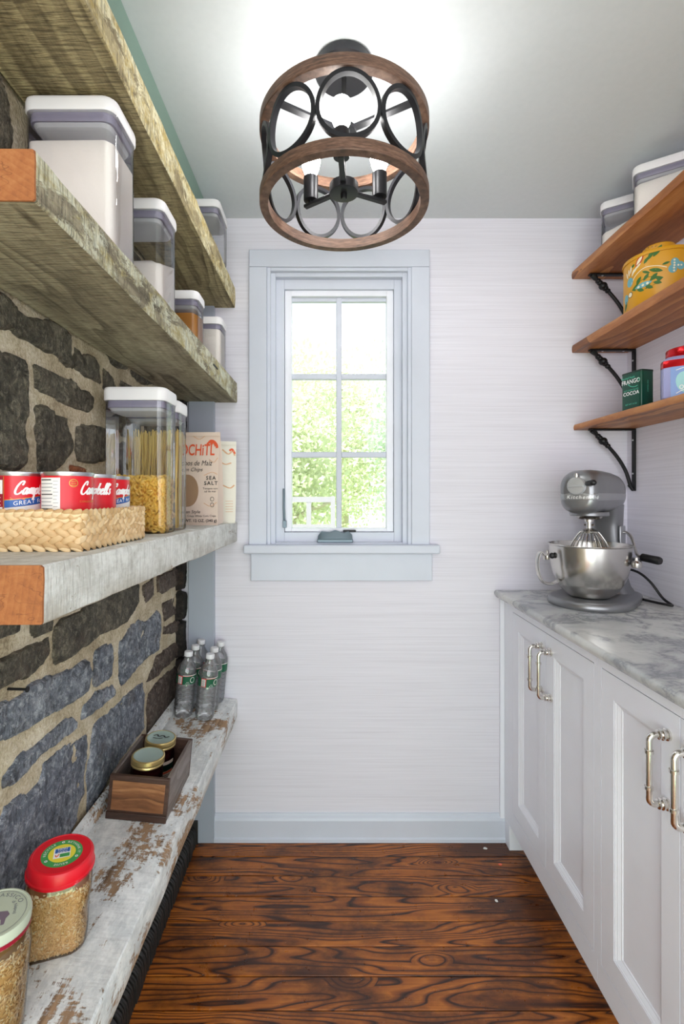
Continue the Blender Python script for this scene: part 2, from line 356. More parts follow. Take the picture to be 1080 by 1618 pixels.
# ---------------------------------------------------------------- mesh helper
def I4(): return Matrix.Identity(4)
def rrect(w, d, r, n=4):
    pts = []
    for cx, cy, a0 in ((w/2 - r, d/2 - r, 0), (-w/2 + r, d/2 - r, 90), (-w/2 + r, -d/2 + r, 180), (w/2 - r, -d/2 + r, 270)):
        for k in range(n + 1):
            a = R(a0 + 90 * k / n); pts.append((cx + r * math.cos(a), cy + r * math.sin(a)))
    return pts
class MB:
    def __init__(s): s.v = []; s.f = []; s.mi = []; s.x = I4()
    def vert(s, p): s.v.append(tuple(s.x @ Vector(p))); return len(s.v) - 1
    def face(s, idx, mi=0): s.f.append(tuple(idx)); s.mi.append(mi)
    def quad(s, a, b, c, d, mi=0): s.face([s.vert(p) for p in (a, b, c, d)], mi)
    def box(s, a, b, mi=0):
        (x0, y0, z0), (x1, y1, z1) = a, b
        s.hexa([(x0, y0, z0), (x1, y0, z0), (x1, y1, z0), (x0, y1, z0), (x0, y0, z1), (x1, y0, z1), (x1, y1, z1), (x0, y1, z1)], mi)
        return s
    def hexa(s, p, mi=0):
        i = [s.vert(q) for q in p]
        for q in ((0, 3, 2, 1), (4, 5, 6, 7), (0, 1, 5, 4), (1, 2, 6, 5), (2, 3, 7, 6), (3, 0, 4, 7)): s.face([i[k] for k in q], mi)
        return s
    def loft(s, rings, cap0=True, cap1=True, closed=True, mi=0):
        ids = [[s.vert(p) for p in r] for r in rings]; n = len(ids[0])
        for a, b in zip(ids, ids[1:]):
            for k in range(n if closed else n - 1):
                k2 = (k + 1) % n; s.face([a[k], a[k2], b[k2], b[k]], mi)
        if cap0: s.face(ids[0][::-1], mi)
        if cap1: s.face(ids[-1], mi)
        return s
    def lathe(s, prof, n=32, cap0=True, cap1=True, mi=0, c=(0, 0)):
        s.loft([[(c[0] + r * math.cos(2*PI*k/n), c[1] + r * math.sin(2*PI*k/n), z) for k in range(n)] for r, z in prof], cap0, cap1, True, mi)
        return s
    def stack(s, outline, levels, cap0=True, cap1=True, mi=0):
        """levels: (z, inset-scale) - an outline extruded with per-level scale"""
        s.loft([[(x * k, y * k, z) for x, y in outline] for z, k in levels], cap0, cap1, True, mi); return s
    def tube(s, pts, r, n=8, closed=False, caps=True, mi=0, flat=None):
        P = [Vector(p) for p in pts]; m = len(P); rad = r if isinstance(r, (list, tuple)) else [r] * m
        rings = []; up = None
        for k in range(m):
            t = (P[(k + 1) % m] - P[k - 1]) if closed else (P[min(k + 1, m - 1)] - P[max(k - 1, 0)])
            t.normalize()
            if up is None:
                up = Vector((0, 0, 1)) if abs(t.z) < 0.9 else Vector((1, 0, 0))
            u = (up - t * up.dot(t)).normalized(); w = t.cross(u); up = u
            fx, fy = flat or (1, 1)
            rings.append([tuple(P[k] + (u * (math.cos(2*PI*j/n) * fx) + w * (math.sin(2*PI*j/n) * fy)) * rad[k]) for j in range(n)])
        if closed: rings.append(rings[0])
        s.loft(rings, caps and not closed, caps and not closed, True, mi); return s
    def blob(s, c, rx, ry, rz, n=8, m=5, mi=0):
        rings = []
        for i in range(1, m):
            a = PI * i / m; rings.append([(c[0] + rx*math.sin(a)*math.cos(2*PI*k/n), c[1] + ry*math.sin(a)*math.sin(2*PI*k/n), c[2] - rz*math.cos(a)) for k in range(n)])
        s.loft(rings, True, True, True, mi); return s
    def build(s, name, mats, parent=None, smooth=35, bevel=None, seg=2):
        me = bpy.data.meshes.new(name); me.from_pydata(s.v, [], s.f)
        mats = mats if isinstance(mats, (list, tuple)) else [mats]
        for m in mats: me.materials.append(M[m])
        if len(mats) > 1: me.polygons.foreach_set('material_index', s.mi)
        bm = bmesh.new(); bm.from_mesh(me); bmesh.ops.recalc_face_normals(bm, faces=bm.faces); bm.to_mesh(me); bm.free()
        if smooth:
            me.polygons.foreach_set('use_smooth', [True] * len(me.polygons)); me.set_sharp_from_angle(angle=R(smooth))
        me.update()
        o = bpy.data.objects.new(name, me); COL.objects.link(o)
        if parent: o.parent = parent
        if bevel:
            b = o.modifiers.new('bevel', 'BEVEL'); b.width = bevel; b.segments = seg; b.limit_method = 'ANGLE'; b.angle_limit = R(40)
        return o
def tag(o, label=None, cat=None, group=None, kind=None):
    if label: o['label'] = label
    if cat: o['category'] = cat
    if group: o['group'] = group
    if kind: o['kind'] = kind
    return o
def thing(name, label, cat, loc=(0, 0, 0), rot=(0, 0, 0), group=None):
    o = bpy.data.objects.new(name, None); COL.objects.link(o); o.empty_display_size = 0.02
    o.location = loc; o.rotation_euler = rot
    return tag(o, label, cat, group)
def share(src, name, parent=None, mat=None):
    o = bpy.data.objects.new(name, src.data if hasattr(src, 'data') else src); COL.objects.link(o)
    if parent: o.parent = parent
    if mat is not None: o.matrix_basis = mat
    return o
def dup(root, loc, rot=None, label=None, group=None):
    r = root.copy(); COL.objects.link(r); r.location = loc
    if rot is not None: r.rotation_euler = rot
    if label: r['label'] = label
    if group: r['group'] = group
    for ch in list(root.children):
        c = ch.copy(); COL.objects.link(c); c.parent = r
        for g_ in ch.children:
            d = g_.copy(); COL.objects.link(d); d.parent = c
    return r
def on_cyl(rad, a0, zc, off=0.0005):
    """(u right, v up) -> point on a cylinder facing local -Y turned by a0"""
    def f(u, v):
        a = -PI/2 + a0 + u / rad
        return ((rad + off) * math.cos(a), (rad + off) * math.sin(a), zc + v)
    return f
def on_plane(o, ux, uy):
    o, ux, uy = Vector(o), Vector(ux), Vector(uy)
    return lambda u, v: tuple(o + ux * u + uy * v)
def text_data(body, size, shear=0.0, bold=0.0, align='CENTER', space=1.0):
    cu = bpy.data.curves.new('t', 'FONT'); cu.body = body; cu.size = size; cu.shear = shear; cu.offset = bold
    cu.align_x = align; cu.space_character = space; cu.resolution_u = 3
    ob = bpy.data.objects.new('t', cu); COL.objects.link(ob)
    dg = bpy.context.evaluated_depsgraph_get(); me = bpy.data.meshes.new_from_object(ob.evaluated_get(dg))
    vs = [tuple(v.co) for v in me.vertices]; fs = [tuple(p.vertices) for p in me.polygons]
    bpy.data.objects.remove(ob); bpy.data.curves.remove(cu); bpy.data.meshes.remove(me)
    return vs, fs
def flat_build(name, mat, pts, faces, parent=None):
    me = bpy.data.meshes.new(name); me.from_pydata(pts, [], faces); me.materials.append(M[mat]); me.update()
    o = bpy.data.objects.new(name, me); COL.objects.link(o)
    if parent: o.parent = parent
    return o
def lettering(name, body, size, fmap, mat, parent, **kw):
    vs, fs = text_data(body, size, **kw)
    return flat_build(name, mat, [fmap(v[0], v[1]) for v in vs], fs, parent)
def crom(pts, n=6):
    P = [np.array(p, float) for p in pts]; P = [2*P[0] - P[1]] + P + [2*P[-1] - P[-2]]; out = []
    for i in range(1, len(P) - 2):
        for k in range(n):
            t = k / n; a, b, c, d = P[i-1], P[i], P[i+1], P[i+2]
            out.append(0.5 * ((2*b) + (c - a)*t + (2*a - 5*b + 4*c - d)*t*t + (3*b - 3*c + d - a)*t**3))
    out.append(P[-2]); return out
def strokes(name, polys, fmap, width, mat, parent, s=1.0, ox=0, oy=0, slant=0.0, taper=True, smooth=True):
    pts, faces = [], []
    for pl in polys:
        c = crom(pl) if smooth else [np.array(p, float) for p in pl]; m = len(c); base = len(pts)
        for k in range(m):
            t = c[min(k+1, m-1)] - c[max(k-1, 0)]; L = math.hypot(*t) or 1; nrm = np.array((-t[1], t[0])) / L
            wd = width / s / 2 * ((0.75 + 0.5 * abs(t[1] / L)) if taper else 1)
            for sg in (1, -1):
                q = c[k] + nrm * wd * sg; pts.append(fmap(ox + (q[0] + slant * q[1]) * s, oy + q[1] * s))
        for k in range(m - 1): faces.append((base + 2*k, base + 2*k + 1, base + 2*k + 3, base + 2*k + 2))
    return flat_build(name, mat, pts, faces, parent)
def patch(name, mat, fmap, u0, u1, v0, v1, parent, n=10):
    pts = []; faces = []
    for k in range(n + 1):
        u = u0 + (u1 - u0) * k / n; pts += [fmap(u, v0), fmap(u, v1)]
    for k in range(n): faces.append((2*k, 2*k + 2, 2*k + 3, 2*k + 1))
    return flat_build(name, mat, pts, faces, parent)
def disc(name, mat, fmap, cu, cv, ru, rv, parent, n=20, rot=0.0, r0=0.0):
    pts = []; faces = []
    for k in range(n):
        a = 2*PI*k/n; x, y = ru*math.cos(a), rv*math.sin(a); c_, s_ = math.cos(rot), math.sin(rot)
        pts.append(fmap(cu + x*c_ - y*s_, cv + x*s_ + y*c_))
    if r0 <= 0: faces.append(tuple(range(n)))
    else:
        for k in range(n):
            a = 2*PI*k/n; x, y = ru*r0*math.cos(a), rv*r0*math.sin(a); c_, s_ = math.cos(rot), math.sin(rot)
            pts.append(fmap(cu + x*c_ - y*s_, cv + x*s_ + y*c_))
        for k in range(n): faces.append((k, (k+1) % n, n + (k+1) % n, n + k))
    return flat_build(name, mat, pts, faces, parent)
def px(u, v, Y): return ((u - 518) * Y / FPX, Y, CAM_Z - (v - 784) * Y / FPX)
# ================================================================ the room
YB = 1.7674; CZ = 2.281; XR = 1.098; XL = -0.545
def struct(o, label=None): return tag(o, label, kind='structure')

fl = struct(MB().box((-2.0, -3.0, -0.12), (2.6, YB + 0.15, -0.022)).build('floor', 'floor_plank'), 'dark stained wide pine board floor')
edges = [YB, 1.682, 1.597, 1.515, 1.427, 1.347, 1.263, 1.179]
while edges[-1] > 0.2: edges.append(edges[-1] - 0.0845)
for k in range(len(edges) - 1):
    y1, y0 = edges[k] - 0.0012, edges[k + 1] + 0.0012
    o = MB().box((-0.56, y0 - (y0+y1)/2, -0.0215), (XR, y1 - (y0+y1)/2, 0.0)).build('plank', 'floor_plank', fl, bevel=0.002)
    o.location = (0, (y0 + y1) / 2, random.uniform(-0.0006, 0.0004))
MBo = MB().box((-2.0, -3.0, -0.0215), (2.6, edges[-1], -0.001)).build('plank', 'floor_plank', fl)
struct(MB().box((-2.0, -3.0, CZ), (2.6, YB + 0.15, CZ + 0.1)).build('ceiling', 'ceiling'), 'smooth pale painted ceiling')

# window opening in the back wall
def pxs(u, v, Y): p = px(u, v, Y); return p[0], p[2]
hx0, hz1 = pxs(421, 421.5, YB); hx1, hz0 = pxs(650, 861, YB)
bw = MB()
for a, b in (((-0.7, YB, -0.05), (hx0, YB + 0.14, CZ)), ((hx1, YB, -0.05), (XR + 0.1, YB + 0.14, CZ)),
             ((hx0, YB, -0.05), (hx1, YB + 0.14, hz0)), ((hx0, YB, hz1), (hx1, YB + 0.14, CZ))): bw.box(a, b)
struct(bw.build('wall_back', 'wallpaper'), 'pale grasscloth papered wall with a window')
struct(MB().box((XR, -0.3, -0.05), (XR + 0.1, YB + 0.14, CZ)).build('wall_right', 'wallpaper'), 'pale grasscloth papered wall behind the oak shelves')

# baseboard with a small cap moulding
bx0, bx1 = -0.414, 0.655
prof = [(0, 0), (-0.02, 0), (-0.02, 0.012), (-0.015, 0.016), (-0.015, 0.076), (-0.012, 0.084), (-0.006, 0.09), (-0.004, 0.098), (0, 0.098)]
m = MB(); m.loft([[(x, YB + y, z) for y, z in prof] for x in (bx0, bx1)])
struct(m.build('baseboard_back', 'trim_grey', smooth=20), 'pale grey baseboard under the window wall')
struct(MB().box((-0.507, YB - 0.022, 0.0), (-0.414, YB, 2.2)).build('trim_1', 'post_grey', bevel=0.002), 'flat grey corner board between stone and papered wall')
struct(MB().box((-0.56, -0.3, 2.205), (-0.425, YB, CZ)).build('trim_2', 'ceil_trim', bevel=0.003), 'grey green board along the ceiling above the top beam')

# ---- window
win = bpy.data.objects.new('window_1', None); COL.objects.link(win); struct(win, 'white six pane casement window with grey casing')
def ringpart(name, o, i, yf, yb, mat, bevel=0.0015, parent=None):
    """o, i: pixel rectangles (u0, v0, u1, v1) read at the depth of the front face"""
    (ax0, az1), (ax1, az0) = pxs(o[0], o[1], yf), pxs(o[2], o[3], yf)
    (bx0, bz1), (bx1, bz0) = pxs(i[0], i[1], yf), pxs(i[2], i[3], yf)
    mm = MB()
    mm.box((ax0, yf, az0), (bx0, yb, az1)); mm.box((bx1, yf, az0), (ax1, yb, az1))
    if az1 - bz1 > 1e-4: mm.box((bx0, yf, bz1), (bx1, yb, az1))
    if bz0 - az0 > 1e-4: mm.box((bx0, yf, az0), (bx1, yb, bz0))
    return mm.build(name, mat, parent or win, bevel=bevel)
yc = YB - 0.018
(cx0, cz1), (cx1, cz0) = pxs(393, 394, yc), pxs(677, 861, yc)
(ix0, iz1), (ix1, _) = pxs(421, 421.5, yc), pxs(650, 861, yc)
cx1 = pxs(678.5, 394, yc)[0]
MB().box((cx0, yc, cz0), (ix0, YB, iz1)).build('side_casing', 'trim_grey', win, bevel=0.002)
MB().box((ix1, yc, cz0), (cx1, YB, iz1)).build('side_casing', 'trim_grey', win, bevel=0.002)
MB().box((cx0, yc, iz1 + 0.0006), (cx1, YB, cz1)).build('head_casing', 'trim_grey', win, bevel=0.002)
ringpart('jamb_bead', (421.5, 422, 650, 862), (427, 428, 644, 862), YB - 0.010, YB + 0.05, 'trim_grey')
ringpart('jamb', (426, 427, 645, 862), (435, 437.5, 635.5, 857), YB + 0.006, YB + 0.09, 'trim_grey')
ringpart('frame', (434, 436.5, 636.5, 859), (449, 457, 622, 841), YB + 0.03, YB + 0.12, 'trim_grey')
sash = ringpart('sash', (450, 458.5, 621, 840), (460.5, 468, 610.5, 834.5), YB + 0.042, YB + 0.085, 'white_cab')
ys = YB + 0.056
def bar(u0, v0, u1, v1, name, mat='trim_grey', y=ys, t=0.018, par=None):
    (x0, z1), (x1, z0) = pxs(u0, v0, y), pxs(u1, v1, y)
    return MB().box((x0, y, z0), (x1, y + t, z1)).build(name, mat, par or win, bevel=0.003)
bar(531, 467, 539.5, 836, 'muntin')
for v0, v1 in ((590.5, 599.5), (714, 723)):
    bar(459, v0, 531.2, v1, 'muntin'); bar(539.3, v0, 612, v1, 'muntin')
bar(459, 466, 612, 477, 'shade_strip', 'trim_grey', ys + 0.004)
for u0, u1 in ((458, 531), (539, 612)):
    for v0, v1 in ((466, 591), (599, 714.5), (722.5, 837)):
        (x0, z1), (x1, z0) = pxs(u0, v0, ys), pxs(u1, v1, ys)
        MB().box((x0, ys + 0.008, z0), (x1, ys + 0.011, z1)).build('pane', 'window_glass', win)
y_s = YB - 0.04
(sx0, sz1), (sx1, sz0) = pxs(384, 861.5, y_s), pxs(695.5, 875.5, y_s)
MB().box((sx0, y_s, sz0), (sx1, YB + 0.03, sz1)).build('window_sill', 'trim_grey', win, bevel=0.005, seg=3)
(ax0, az1), (ax1, az0) = pxs(396, 876, yc), pxs(682.5, 918, yc)
MB().box((ax0, yc, az0), (ax1, YB, sz0 + 0.001)).build('apron', 'trim_grey', win, bevel=0.002)
# folding crank and sash lock
c0 = px(529, 852, YB + 0.02)
m = MB(); m.box((-0.066, -0.02, -0.012), (0.066, 0.02, 0.002))
m.loft([[(x, -0.022, 0.002), (x, 0.02, 0.002), (x, 0.02, h), (x, -0.006, h)] for x, h in ((-0.064, .012), (-0.05, .03), (-0.02, .026), (0.0, .034), (0.03, .024), (0.05, .03), (0.064, .016))])
o = m.build('crank_handle', 'crank_grey', win, bevel=0.003); o.location = c0
o2 = MB().box((0.03, 0.005, 0.026), (0.078, 0.013, 0.034)).build('crank_knob', 'black_iron', win, bevel=0.002); o2.location = c0
yl = YB + 0.022
l0 = px(448, 772, yl); l1 = px(449, 832, yl)
m = MB(); m.tube([(l0[0], yl, l0[2]), (l0[0] + .001, yl - .004, (l0[2] + l1[2]) / 2), (l1[0], yl, l1[2] + 0.02)], [.004, .0045, .005], 8)
m.box((l1[0] - .006, yl - .006, l1[2] - .004), (l1[0] + .008, yl + .01, l1[2] + .022)); m.build('sash_lock', 'crank_grey', win, bevel=0.001)

# ---- stone wall: mortar bed plus every stone as its own piece
def wall_px(u, v, X=-0.535):
    Y = -X * FPX / (518 - u); return (Y, CAM_Z - (v - 784) * Y / FPX)
def nz(x, y, z, s=1.0): return mnoise.noise(Vector((x * s, y * s, z * s)))
mw = MB()
NY, NZ = 150, 190
ids = []
for j in range(NZ + 1):
    z = -0.02 + (CZ + 0.02) * j / NZ; row = []
    for i in range(NY + 1):
        y = -0.3 + (1.765 + 0.3) * i / NY
        row.append(mw.vert((XL + 0.004 * nz(0, y, z, 14) + 0.003 * nz(3, y, z, 45) + 0.002, y, z)))
    ids.append(row)
for j in range(NZ):
    for i in range(NY): mw.face((ids[j][i], ids[j][i+1], ids[j+1][i+1], ids[j+1][i]))
mw.box((-0.72, -0.3, -0.02), (XL - 0.03, YB, CZ))
wl = struct(mw.build('wall_left', 'mortar', smooth=60), 'rough dark fieldstone wall with sandy mortar')

STN = {
 'b': [  # brown-grey stones, upper part, tinted with the warm light there
  [(-90,440),(0,456),(15,464),(26,477),(35,490),(50,499),(63,501),(81,503),(95,510),(111,524),(115,537),(117,567),(121,585),(111,581),(89,561),(81,557),(56,544),(33,533),(22,521),(0,521),(-90,500)],
  [(-80,530),(0,549),(11,556),(28,560),(45,568),(49,584),(50,625),(49,654),(44,676),(45,710),(43,739),(31,745),(11,745),(0,737),(-80,735)],
  [(60,572),(66,573),(89,585),(102,595),(118,597),(128,610),(146,619),(154,628),(152,643),(142,654),(133,650),(115,643),(98,637),(81,626),(68,619),(60,611)],
  [(61,641),(65,637),(81,640),(93,651),(111,661),(113,678),(118,695),(119,709),(113,721),(105,734),(91,747),(74,752),(64,747),(62,710),(58,691),(60,669)],
  [(126,673),(133,670),(160,671),(178,678),(184,700),(184,728),(150,733),(138,732),(128,728),(124,715),(124,690)],
  [(124,549),(133,557),(152,560),(159,573),(163,599),(164,608),(148,601),(128,588),(120,573),(122,560)],
  [(167,579),(178,594),(185,610),(185,623),(167,612)],
  [(170,535),(206,556),(206,580),(205,584),(191,583),(181,575),(171,560)],
  [(209,560),(248,592),(248,608),(228,607),(213,597),(209,590)],
  [(192,614),(196,601),(204,605),(213,612),(213,629),(192,632)],
  [(187,650),(222,650),(226,690),(215,700),(196,690),(186,672)],
  [(188,700),(200,697),(225,712),(232,745),(215,765),(190,760),(186,735)],
  [(230,640),(262,640),(264,690),(232,690)], [(238,702),(268,700),(268,750),(240,752)],
  [(218,618),(248,618),(250,634),(222,636)], [(255,612),(292,618),(292,634),(262,632)],
  [(268,640),(292,642),(292,664),(270,664)], [(272,672),(294,674),(294,722),(274,722)], [(274,730),(295,730),(295,778),(274,776)],
  [(-80,765),(30,768),(45,790),(40,850),(-80,880)], [(52,765),(112,760),(140,768),(150,800),(120,850),(55,852)],
  [(160,772),(225,772),(240,800),(235,838),(165,842)], [(248,765),(295,785),(295,826),(252,832)],
  [(-80,930),(40,905),(46,950),(38,990),(35,1001),(0,1014),(-80,1050)],
  [(51,960),(86,950),(85,995),(80,1001),(57,1010),(51,1003)], [(56,905),(150,880),(160,925),(92,945),(58,952)], [(170,872),(290,850),(292,880),(222,905),(172,920)],
  [(0,1041),(15,1037),(55,1019),(83,1006),(83,1034),(74,1049),(46,1075),(31,1078),(20,1082),(0,1093),(-80,1135),(-80,1078)],
  [(88,988),(130,962),(160,942),(222,920),(222,948),(214,968),(203,985),(186,994),(162,1005),(148,1015),(120,1038),(107,1046),(92,1052),(86,1034),(88,1010)],
  [(-60,60),(5,117),(12,140),(20,170),(26,215),(26,240),(12,240),(0,232),(-60,250)]],
 'c': [  # blue-grey stones, lower part, tinted with the cool light there
  [(80,1067),(92,1064),(118,1054),(137,1043),(142,1040),(146,1060),(146,1082),(141,1095),(130,1102),(100,1123),(74,1136),(50,1154),(18,1169),(0,1176),(-90,1222),(-90,1160),(0,1112),(22,1104),(42,1093),(54,1080),(70,1071)],
  [(154,1027),(161,1021),(181,1014),(182,1043),(180,1069),(157,1088),(151,1089),(149,1064),(153,1058)],
  [(192,1013),(201,1002),(212,985),(221,979),(236,981),(251,964),(256,970),(257,992),(253,1029),(233,1042),(221,1055),(195,1087),(191,1074),(191,1037)],
  [(135,1114),(148,1104),(154,1093),(181,1080),(185,1093),(180,1102),(155,1125),(141,1134),(133,1138)],
  [(65,1172),(72,1165),(93,1147),(111,1134),(122,1132),(129,1141),(128,1152),(111,1165),(93,1178),(72,1191),(48,1220),(26,1241),(8,1250),(8,1232),(16,1218),(31,1193)],
  [(75,1205),(108,1176),(125,1169),(142,1160),(144,1193),(137,1222),(137,1253),(128,1275),(125,1299),(108,1330),(60,1400),(24,1430),(-60,1520),(-60,1350),(0,1310),(5,1299),(14,1270),(31,1258),(53,1251),(70,1229)],
  [(150,1150),(160,1137),(170,1130),(201,1098),(229,1076),(231,1111),(231,1150),(215,1172),(195,1200),(170,1240),(155,1270),(141,1290),(140,1225),(148,1195)],
  [(-80,1245),(-4,1218),(-4,1250),(-10,1290),(-80,1330)]],
 'u': [  # warm dark stones by the corner
  [(236,1098),(251,1076),(279,1052),(285,1048),(285,1110),(277,1130),(255,1160),(235,1165)],
  [(234,1079),(244,1055),(251,1037),(273,1018),(285,1013),(285,1033),(277,1042),(259,1059),(251,1070)],
  [(259,955),(277,942),(280,970),(262,983),(260,966)], [(262,990),(284,979),(285,1000),(260,1003)],
  [(251,911),(251,935),(259,940),(292,918),(292,890)], [(229,925),(245,912),(245,942),(234,955),(229,940)],
  [(282,928),(292,924),(293,955),(283,962)], [(287,970),(294,968),(294,1008),(288,1008)], [(288,1018),(294,1016),(294,1046),(288,1046)]],
 'r': [[(116,735),(124,733),(136,740),(137,752),(117,752)]],
}
def stone(poly, mat, proud, seed, cell=0.0065):
    P = np.array(poly)
    y0, z0 = P.min(0) - 0.008; y1, z1 = P.max(0) + 0.008
    ny, nz_ = int((y1 - y0) / cell) + 2, int((z1 - z0) / cell) + 2
    yy, zz = np.meshgrid(y0 + np.arange(ny) * cell, z0 + np.arange(nz_) * cell, indexing='ij')
    jit = np.array([[ (mnoise.noise(Vector((a*38, b*38, seed))) * 0.0045, mnoise.noise(Vector((a*38, b*38, seed + 9))) * 0.0045) for a, b in zip(ra, rb)] for ra, rb in zip(yy, zz)])
    qy, qz = yy + jit[..., 0], zz + jit[..., 1]
    d = np.full(yy.shape, 9.0); ins = np.zeros(yy.shape, bool)
    n = len(P)
    for k in range(n):
        a, b = P[k], P[(k + 1) % n]; e = b - a
        t = np.clip(((qy - a[0]) * e[0] + (qz - a[1]) * e[1]) / (e @ e + 1e-12), 0, 1)
        d = np.minimum(d, np.hypot(qy - a[0] - t * e[0], qz - a[1] - t * e[1]))
        cr = ((a[1] > qz) != (b[1] > qz)) & (qy < (b[0] - a[0]) * (qz - a[1]) / (b[1] - a[1] + 1e-12) + a[0]); ins ^= cr
    sd = np.where(ins, d, -d)
    edge = 0.0065
    s = np.clip(sd / edge, -1.2, 1); hgt = np.where(s > 0, proud * np.sqrt(np.clip(1 - (1 - s) ** 2, 0, 1)), s * 0.012)
    tilt = (random.uniform(-1, 1) * (yy - yy.mean()) + random.uniform(-1, 1) * (zz - zz.mean())) * 0.012
    mm = MB(); idm = -np.ones(yy.shape, int)
    def vid(i, j):
        if idm[i, j] < 0:
            a, b = yy[i, j], zz[i, j]
            r = 0.0045 * nz(seed, a, b, 14) + 0.0030 * nz(seed, a, b, 38) + 0.0022 * nz(seed, a, b, 90)
            k = min(1, max(0, s[i, j]))
            idm[i, j] = mm.vert((XL - 0.002 + hgt[i, j] + k * (r + tilt[i, j]), a, b))
        return idm[i, j]
    for i in range(ny - 1):
        for j in range(nz_ - 1):
            if max(sd[i, j], sd[i+1, j], sd[i, j+1], sd[i+1, j+1]) > -0.006:
                mm.face((vid(i, j), vid(i+1, j), vid(i+1, j+1), vid(i, j+1)))
    if mm.f: mm.build('stone', mat, wl, smooth=50)
sd_ = 1.0
for key, mat, pr in (('b', 'stone_brown_warmlit', 0.012), ('c', 'stone_blue_coollit', 0.011), ('u', 'stone_umber', 0.011), ('r', 'brick_red', 0.015)):
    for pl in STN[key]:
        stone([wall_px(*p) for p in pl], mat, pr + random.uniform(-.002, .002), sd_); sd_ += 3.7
# courses behind the containers and under the bottom shelf, laid the same way
def courses(z0, z1, ya, yb, mat):
    global sd_
    z = z0
    while z < z1 - 0.03:
        h = min(random.uniform(0.07, 0.12), z1 - z); y = ya
        while y < yb - 0.03:
            wd = min(random.uniform(0.1, 0.24), yb - y); g_ = 0.01
            j = lambda: random.uniform(-0.009, 0.009)
            stone([(y+g_+j()*.5, z+g_+j()*.5), (y+wd/2, z+g_+j()), (y+wd-g_+j()*.5, z+g_+j()*.5), (y+wd-g_+j(), z+h/2), (y+wd-g_, z+h-g_+j()), (y+wd/2, z+h-g_+j()), (y+g_, z+h-g_+j()), (y+g_+j(), z+h/2)], mat, 0.013, sd_, 0.009)
            sd_ += 2.3; y += wd
        z += h
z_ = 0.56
while z_ < 2.15:       # near-black filler stones added for the shadow gap beside the grey corner board
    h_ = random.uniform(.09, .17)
    stone([(1.712, z_ + .004), (1.74, z_ + .002), (1.764, z_ + .004), (1.764, z_ + h_ - .004), (1.735, z_ + h_ - .002), (1.712, z_ + h_ - .005)], 'stone_gap_shade', .031, sd_); sd_ += 2.1; z_ += h_
courses(1.69, 1.95, 0.86, 1.70, 'stone_brown_warmlit')
courses(0.02, 0.44, 0.7, 1.72, 'stone_blue_coollit')
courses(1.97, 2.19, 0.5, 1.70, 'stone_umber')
n_ = wall_px(0, 1100); m = MB(); m.tube([(XL, n_[0] + .03, n_[1]), (XL + 0.035, n_[0] + .03, n_[1] - .001)], .0025, 8); m.lathe([(0, 0), (0, 0)], 3) if False else None
m.x = Matrix.Translation((XL + 0.035, n_[0] + .03, n_[1] - .001)) @ Matrix.Rotation(R(90), 4, 'Y'); m.lathe([(.005, 0), (.005, .002)], 10)
for u_, v_, lab in ((784, 1424, 'white paint chip lying on the floor near the cabinets'), (766, 1341, 'pale paint chip on the floor close to the baseboard'), (790, 1366, 'small brownish chip on the floor by the cabinet foot')):
    Yc = FPX * CAM_Z / (v_ - 784); c = ((u_ - 518) * Yc / FPX, Yc); mc = MB()
    ol = [(c[0] + .008 * math.cos(a_ * 1.05) * random.uniform(.5, 1.1), c[1] + .006 * math.sin(a_ * 1.05) * random.uniform(.5, 1.1)) for a_ in range(6)]
    mc.loft([[(x, y, .0006 + .001 * k) for x, y in ol] for k in (0, 1)])
    tag(mc.build('paint_chip', 'paper_white' if 'brown' not in lab else 'swirl'), lab, 'paint chip', 'flakes lying on the floor')
tag(m.build('wall_nail', 'nail'), 'dark iron nail sticking out of the stone wall', 'nail')

# ================================================================ what stands outside the window
struct(MB().box((-14, 1.95, -1.0), (14, 30, -0.9)).build('ground_lawn', 'lawn'), 'sunlit lawn outside the window')
def tree(x, y, h, r, mat, label, n=2200, seed=1):
    rnd = random.Random(seed)
    t = thing('tree', label, 'tree', (x, y, -0.9))
    m = MB(); m.tube([(0, 0, 0), (0.05, 0, h*.3), (-0.05, 0.05, h*.6), (0, 0, h*.85)], [h*.03, h*.025, h*.018, h*.006], 8)
    for k in range(7):
        a = k * 2.4; z = h * (0.3 + 0.07 * k); L = r * (0.8 - .08 * k)
        m.tube([(0, 0, z), (L*.5*math.cos(a), L*.5*math.sin(a), z + L*.3), (L*math.cos(a), L*math.sin(a), z + L*.45)], [h*.012, h*.008, h*.003], 6)
    m.build('trunk', 'bark', t)
    pts, fs = [], []
    cl = []
    while len(cl) < 60:
        q = Vector((rnd.uniform(-1, 1), rnd.uniform(-1, 1), rnd.uniform(-1, 1)))
        if q.length < .86: cl.append((q.x*r, q.y*r, h*(.56 + .42*q.z)))
    k = 0
    while len(fs) < n:
        c = cl[k % len(cl)]; s = r * 0.2; k += 1
        p = Vector((c[0] + rnd.gauss(0, s), c[1] + rnd.gauss(0, s), c[2] + rnd.gauss(0, s)))
        if (p.x/r)**2 + (p.y/r)**2 + ((p.z - h*.56)/(h*.44))**2 > 1: continue
        u = Vector((rnd.gauss(0,1), rnd.gauss(0,1), rnd.gauss(0,1))).normalized(); v = u.orthogonal().normalized()
        L = 0.05 * rnd.uniform(.7, 1.4); b = len(pts)
        pts += [tuple(p - u*L), tuple(p + v*L*.6), tuple(p + u*L), tuple(p - v*L*.6)]; fs.append((b, b+1, b+2, b+3))
    tag(flat_build('foliage', mat, pts, fs, t), kind='stuff')
tree(-0.75, 8.6, 5.5, 1.25, 'leaf_hazed_a', 'pale yellow green leafy tree seen through the left panes', 9000, 1)
tree(1.80, 8.4, 6.2, 1.25, 'leaf_hazed_b', 'taller blue green tree seen through the right panes', 9000, 2)
